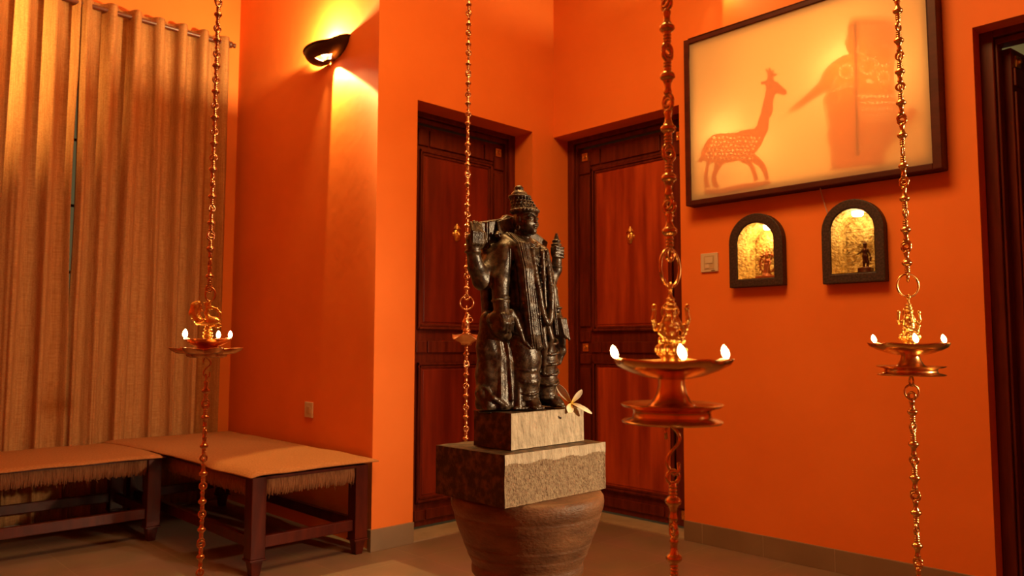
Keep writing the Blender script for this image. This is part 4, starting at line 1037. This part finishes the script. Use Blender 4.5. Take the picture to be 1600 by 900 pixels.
def wick(root, p, c, m):
    d = (Vector(c)-Vector(p)); d.z = 0; d.normalize()
    MB().tube([Vector(p)+Vector((0, 0, .001)), Vector(p)+d*.010+Vector((0, 0, -.002)), Vector(p)+d*.028+Vector((0, 0, -.008))], [.0016, .0022, .0016], 8).build('wick', M['wick'], root, smooth=True)
def seated_deity(v):
    s = SDF((-.036, -.03, 0), (.036, .03, .118), .00125)
    s.cone((0, 0), 0, .006, .021, .021, .001); s.cone((0, 0), .006, .016, .014, .017, .002); s.tor((0, 0, .017), .018, .003)
    for i in range(12): a = 2*pi*i/12; s.ell((.0195*cos(a), .0195*sin(a), .024), (.005, .005, .007), .0015)
    s.cone((0, 0), .018, .032, .016, .019, .003)
    s.ell((0, -.002, .039), (.020, .014, .008), .004)                    # crossed legs
    s.path([(-.014, -.006, .038), (.010, -.015, .037)], [.0065, .005], .002); s.path([(.014, -.006, .038), (-.010, -.014, .039)], [.0065, .005], .002)
    s.path([(0, 0, .040), (0, 0, .062)], [.010, .0125], .004); s.ell((0, -.006, .050), (.010, .008, .009), .003)
    s.cap((0, 0, .068), (0, 0, .076), .0045); s.ell((0, -.001, .080), (.0085, .0088, .0100), .002)
    s.cone((0, 0), .086, .108, .0092, .0030, .002)
    for zz, rr in ((.087, .0095), (.094, .0075), (.101, .0055)): s.tor((0, 0, zz), rr, .0014, .001)
    s.ell((0, 0, .111), (.0032,)*3, .001); s.tor((0, .004, .082), .0125, .0016, .001, axis=1)
    up = .0 if v == 0 else -.006
    for sg in (-1, 1):
        s.path([(sg*.011, 0, .064), (sg*.022, .002, .056), (sg*.026, .0, .070+up), (sg*.0245, 0, .082+up)], [.0042, .0038, .0034, .003], .002)
        s.ell((sg*.0245, 0, .088+up), (.0042, .0036, .006), .0015)
        s.path([(sg*.012, -.002, .062), (sg*.018, -.010, .050), (sg*.013, -.016, .043)], [.004, .0035, .003], .002)
        s.cap((sg*.0085, 0, .076), (sg*.012, -.002, .066), .002, .003, .001)
    s.path([(0, -.010, .078), (0, -.013, .068), (.003, -.014, .058)], [.0024, .002, .0016], .001)
    s.op((-.036, -.03, 0), (.036, .03, .118), lambda x, y, z: .0004*np.sin(x*1100)*np.sin(z*900)*np.sin(y*1000), mode='d', pad=0)
    return s.mesh('seated_deity')
def dish(R, n_sp, depth=.016, sp=.10):
    def md(r, z, a, j):
        w_ = (.5+.5*cos(n_sp*(a)))**2
        f = r/R; return r*(1+sp*w_*f**2-.035*f*(1-w_)), z+.0035*w_*f**3
    return md
def oil_lamp(loc, rz, zs, m, label, spouts, fig, flames, ring_rot, ch_phase, scale=1., floorz=.3):
    """zs: heights (world) - ring top, ring bottom, figure bottom, rim, lower plate, hook bottom"""
    r = empty('hanging_oil_lamp', (loc[0], loc[1], zs['rim']), rz, label=label, cat='oil lamp', group='hanging brass oil lamps')
    z = lambda w_: w_-zs['rim']
    R = .084*scale; mm = M[m]
    md = dish(R, spouts)
    prof = [(.0, -.004), (.030*scale, -.004), (.048*scale, -.006), (.060*scale, -.007), (R*.92, -.002), (R, .002), (R*1.005, .0005), (R*.97, -.006), (R*.80, -.0135), (R*.55, -.021), (.026*scale, -.025), (.0, -.025)]
    MB().lathe(prof, 100, mod=md).build('oil_dish', mm, r, auto=50)
    zb = z(zs['base'])
    MB().lathe([(.0195*scale, -.018), (.0195*scale, zb*.36), (.0225*scale, zb*.50), (.028*scale, zb*.62), (.034*scale, zb*.69), (.037*scale, zb*.71), (.0, zb*.76)], 48).build('stem', mm, r, smooth=True)
    q = zb
    MB().lathe([(.0, q*.73), (.040*scale, q*.735), (.060*scale, q*.70), (.073*scale, q*.665), (.075*scale, q*.68), (.071*scale, q*.72), (.058*scale, q*.755), (.056*scale, q*.80), (.057*scale, q*.86), (.058*scale, q*.89), (.072*scale, q*.93), (.074*scale, q*.95), (.072*scale, q*.975), (.055*scale, q*.97), (.0, q*.965)], 72).build('base_plate', mm, r, auto=60)
    f = bpy.data.objects.new('deity_figure', fig); COL.objects.link(f); f.parent = r; f.location = (0, 0, -.005); hf = .112
    f.scale = (1, 1, (z(zs['ring_b'])+.0)/(hf)); tag(f, 'gilded seated deity figure')
    MB().ring((0, 0, z(zs['ring_b'])+.002), .0062, .0022, 'x', 16, 8).build('figure_eye', M['brass_gold'], r, smooth=True)
    rr = (zs['ring_t']-zs['ring_b'])/2
    o = MB().ring((0, 0, 0), rr, .0026, 'y', 40, 8).build('suspension_ring', mm, r, smooth=True); o.location = (0, 0, z(zs['ring_b'])+rr+.003); o.rotation_euler = (0, 0, ring_rot)
    chain(r, 3.6-zs['rim'], z(zs['ring_t'])-.008, m, ch_phase)
    for i, a in enumerate(flames):
        p = (R*.98*cos(a), R*.98*sin(a), .0045); flame(r, p, [1.15, 1.2, 1.25][i % 3], -.22); wick(r, p, (0, 0, 0), mm)
    return r, z, mm
def hook(r, z0, z1, mm, rot=0):
    L_ = z0-z1; pts = []
    for i in range(25):
        t = i/24
        x = .011*sin(2*pi*t)*(1 if t < .5 else .75); pts.append((x, 0, z0-.004-(L_-.006)*t))
    pts = [(-.009, 0, z0-.022), (-.0095, 0, z0-.010), (-.005, 0, z0-.001)]+[(p[0]+.0, p[1], p[2]) for p in pts[1:-1]]+[(.002, 0, z1+.0), (.009, 0, z1+.005), (.0085, 0, z1+.018)]
    o = MB().tube(pts, .0024, 8).build('s_hook', mm, r, smooth=True); o.rotation_euler = (0, 0, rot)
FIG0 = seated_deity(0); FIG1 = seated_deity(1)
for fg in (FIG0, FIG1): fg.materials.append(M['brass_gold']); fg.polygons.foreach_set('use_smooth', [True]*len(fg.polygons))
FR = -radians(90)+YAW           # local x = photo right
r, z, mm = oil_lamp((.9625, .6538), FR, dict(ring_t=1.1420, ring_b=1.0855, rim=.9770, base=.8855), 'brass', 'nearest and largest brass oil lamp, left of the light box with three flames', 5,
                    FIG0, [pi, 0, -pi/2], .85, .5, 1.0)
hook(r, z(.8860), z(.812), mm); chain(r, z(.812), z(.812)-PER*7, 'brass', .4)
r, z, mm = oil_lamp((1.966, .6577), FR, dict(ring_t=1.1720, ring_b=1.1170, rim=1.0050, base=.9300), 'brass', 'brass oil lamp hanging at the right before the orange wall, three flames', 5,
                    FIG1, [pi, 0, radians(252)], .1, .9, 1.02)
MB().ring((0, 0, z(.918)), .009, .0024, 'x', 18, 8, 1., 1.25).build('eye_ring', mm, r, smooth=True)
MB().ring((0, 0, z(.893)), .017, .0024, 'y', 24, 8).build('eye_ring', mm, r, smooth=True); chain(r, z(.886), z(.886)-PER*7, 'brass', .7)

# far lamp, unlit, with a small seated bird
def perched_bird():
    s = SDF((-.03, -.02, 0), (.03, .02, .085), .0013)
    s.cone((0, 0), 0, .006, .017, .015, .002); s.cone((0, 0), .006, .018, .010, .012, .002); s.tor((0, 0, .012), .011, .003)
    s.path([(0, 0, .018), (-.002, 0, .040), (.0, 0, .056)], [.010, .0135, .009], .003); s.ell((.002, 0, .066), (.008, .007, .008), .003)
    s.cap((.006, 0, .066), (.015, 0, .062), .003, .001, .001); s.path([(-.008, 0, .036), (-.014, 0, .026), (-.016, 0, .018)], [.006, .004, .002], .002)
    for sg in (-1, 1): s.path([(0, sg*.010, .050), (-.004, sg*.012, .034)], [.004, .003], .001)
    s.path([(0, 0, .072), (-.003, 0, .080)], [.003, .002], .001); s.tor((.013, 0, .048), .008, .002, .001, axis=1)
    return s.mesh('perched_bird')
PB = perched_bird(); PB.materials.append(M['copper']); PB.polygons.foreach_set('use_smooth', [True]*len(PB.polygons))
rim = 1.0400
r = empty('hanging_oil_lamp', (1.874, 2.178, rim), FR, label='small unlit brass lamp hanging left of the statue before the left door', cat='oil lamp', group='hanging brass oil lamps')
def md2(r_, z_, a, j):
    w_ = (.5+.5*cos(4*(a+.78)))**1.5; f_ = r_/.06; return r_*(1-.12*f_*(1-w_)), z_+.0-.012*w_*f_**3+.006*f_*(1-w_)
MB().lathe([(0, .004), (.022, .002), (.045, -.003), (.060, -.002), (.061, -.005), (.050, -.014), (.034, -.024), (.022, -.032), (.020, -.038), (0, -.040)], 80, mod=md2).build('oil_dish', M['copper'], r, auto=50)
f = bpy.data.objects.new('bird_figure', PB); COL.objects.link(f); f.parent = r; f.location = (0, 0, .002); f.scale = (1.05, 1.05, 1.12)
MB().ring((0, 0, 1.160-rim), .025, .0026, 'y', 36, 8).build('suspension_ring', M['copper'], r, smooth=True)
MB().ring((0, 0, .0965), .0075, .0022, 'x', 16, 8, 1, 1.6).build('figure_eye', M['copper'], r, smooth=True)
chain(r, 3.6-rim, 1.178-rim, 'copper', .3); chain(r, -.030, -.030-PER*8, 'copper', .2)

# peacock lamp at the left
def peacock():
    s = SDF((-.066, -.022, 0), (.066, .022, .118), .0014)
    s.cone((0, 0), 0, .005, .019, .017, .001); s.cone((0, 0), .005, .013, .011, .011, .002); s.tor((0, 0, .013), .0105, .004, .001); s.tor((0, 0, .023), .009, .0045, .001); s.cone((0, 0), .010, .040, .008, .008, .002); s.tor((0, 0, .033), .008, .0035, .001)
    s.ell((.010, 0, .054), (.026, .013, .015), .004); s.path([(-.008, 0, .052), (-.032, 0, .046)], [.010, .003], .004)      # body and wing tip
    s.path([(-.008, .009, .058), (-.030, .008, .050)], [.005, .002], .002); s.path([(-.008, -.009, .058), (-.030, -.008, .050)], [.005, .002], .002)
    s.path([(-.012, 0, .050), (-.030, 0, .060), (-.041, 0, .078), (-.037, 0, .098), (-.030, 0, .106)], [.008, .012, .014, .013, .008], .004)   # tail plume
    s.path([(-.030, 0, .106), (-.024, 0, .100), (-.022, 0, .090)], [.005, .004, .003], .002); s.ell((-.036, 0, .107), (.005, .005, .005), .002); s.ell((-.048, 0, .085), (.004,)*3, .002); s.ell((-.020, 0, .084), (.005, .004, .004), .002)
    s.path([(.004, 0, .062), (-.006, 0, .078), (-.002, 0, .092), (.008, 0, .094)], [.008, .006, .0055, .006], .003)   # neck and head
    s.path([(.010, 0, .094), (.024, 0, .090), (.034, 0, .078), (.034, 0, .064), (.028, 0, .052)], [.0045, .0036, .0036, .0036, .003], .002)
    s.ell((.027, 0, .044), (.012, .006, .008), .002); s.cap((.022, 0, .050), (.036, 0, .042), .004, .003, .002)
    for i in range(3): s.cap((0-.004*i, 0, .098), (-.002-.006*i, 0, .108), .002, .0025, .001)
    for i in range(10):
        a = i/9; s.ell((-.041+.010*a-.004, 0, .064+.040*a), (.0035, .011, .003), .001)
    s.op((-.066, -.022, 0), (.066, .022, .118), lambda x, y, z: .0005*np.sin(x*900+z*500)*np.sin(z*800-x*300)+0*y, mode='d', pad=0)
    return s.mesh('peacock')
PK = peacock(); PK.materials.append(M['brass_gold']); PK.polygons.foreach_set('use_smooth', [True]*len(PK.polygons))
rim = 1.0170
r = empty('hanging_oil_lamp', (.915, 2.213, rim), FR, label='brass oil lamp topped by a peacock, hanging before the curtains', cat='oil lamp', group='hanging brass oil lamps')
def md3(r_, z_, a, j):
    w_ = sum(max(0, cos(a-b))**40 for b in (pi, 0, radians(76))); f_ = r_/.062; return r_*(1+.14*w_*f_**3), z_+.003*w_*f_**3
MB().lathe([(0, -.004), (.03, -.005), (.052, -.003), (.060, .001), (.062, 0), (.058, -.006), (.046, -.014), (.030, -.020), (.026, -.028), (0, -.028)], 90, mod=md3).build('oil_dish', M['copper'], r, auto=50)
def md4(r_, z_, a, j):
    w_ = (.5+.5*cos(7*a))**.8; f_ = r_/.1; return r_*(1-.34*f_*(1-w_)), z_+.004*w_*f_**3
MB().lathe([(0, -.030), (.050, -.031), (.070, -.036), (.088, -.034), (.102, -.028), (.104, -.029), (.098, -.036), (.080, -.043), (.058, -.044), (.056, -.050), (.048, -.053), (0, -.053)], 140, mod=md4).build('petal_tray', M['copper'], r, auto=50)
f = bpy.data.objects.new('peacock_figure', PK); COL.objects.link(f); f.parent = r; f.location = (.0, 0, -.004); f.scale = (1.02, 1.02, 1.02); tag(f, 'gilded peacock with raised tail')
o = MB().ring((0, 0, 0), .020, .0026, 'y', 30, 8, .72, 1.).build('suspension_ring', M['copper'], r, smooth=True); o.location = (.004, 0, 1.150-rim-.003)
MB().ring((.003, 0, .1055), .0062, .0022, 'x', 16, 8).build('figure_eye', M['brass_gold'], r, smooth=True)
chain(r, 3.6-rim, 1.162-rim, 'copper', .6)
for i, p in enumerate(((-.0655, 0, .004), (.012, .050, .0035), (.0655, 0, .004))): flame(r, p, [1.5, 1.3, 1.2][i], .0); wick(r, p, (0, 0, 0), None)
hook(r, -.052, -.112, M['copper'], .6); chain(r, -.108, -.108-PER*8, 'copper', .5)
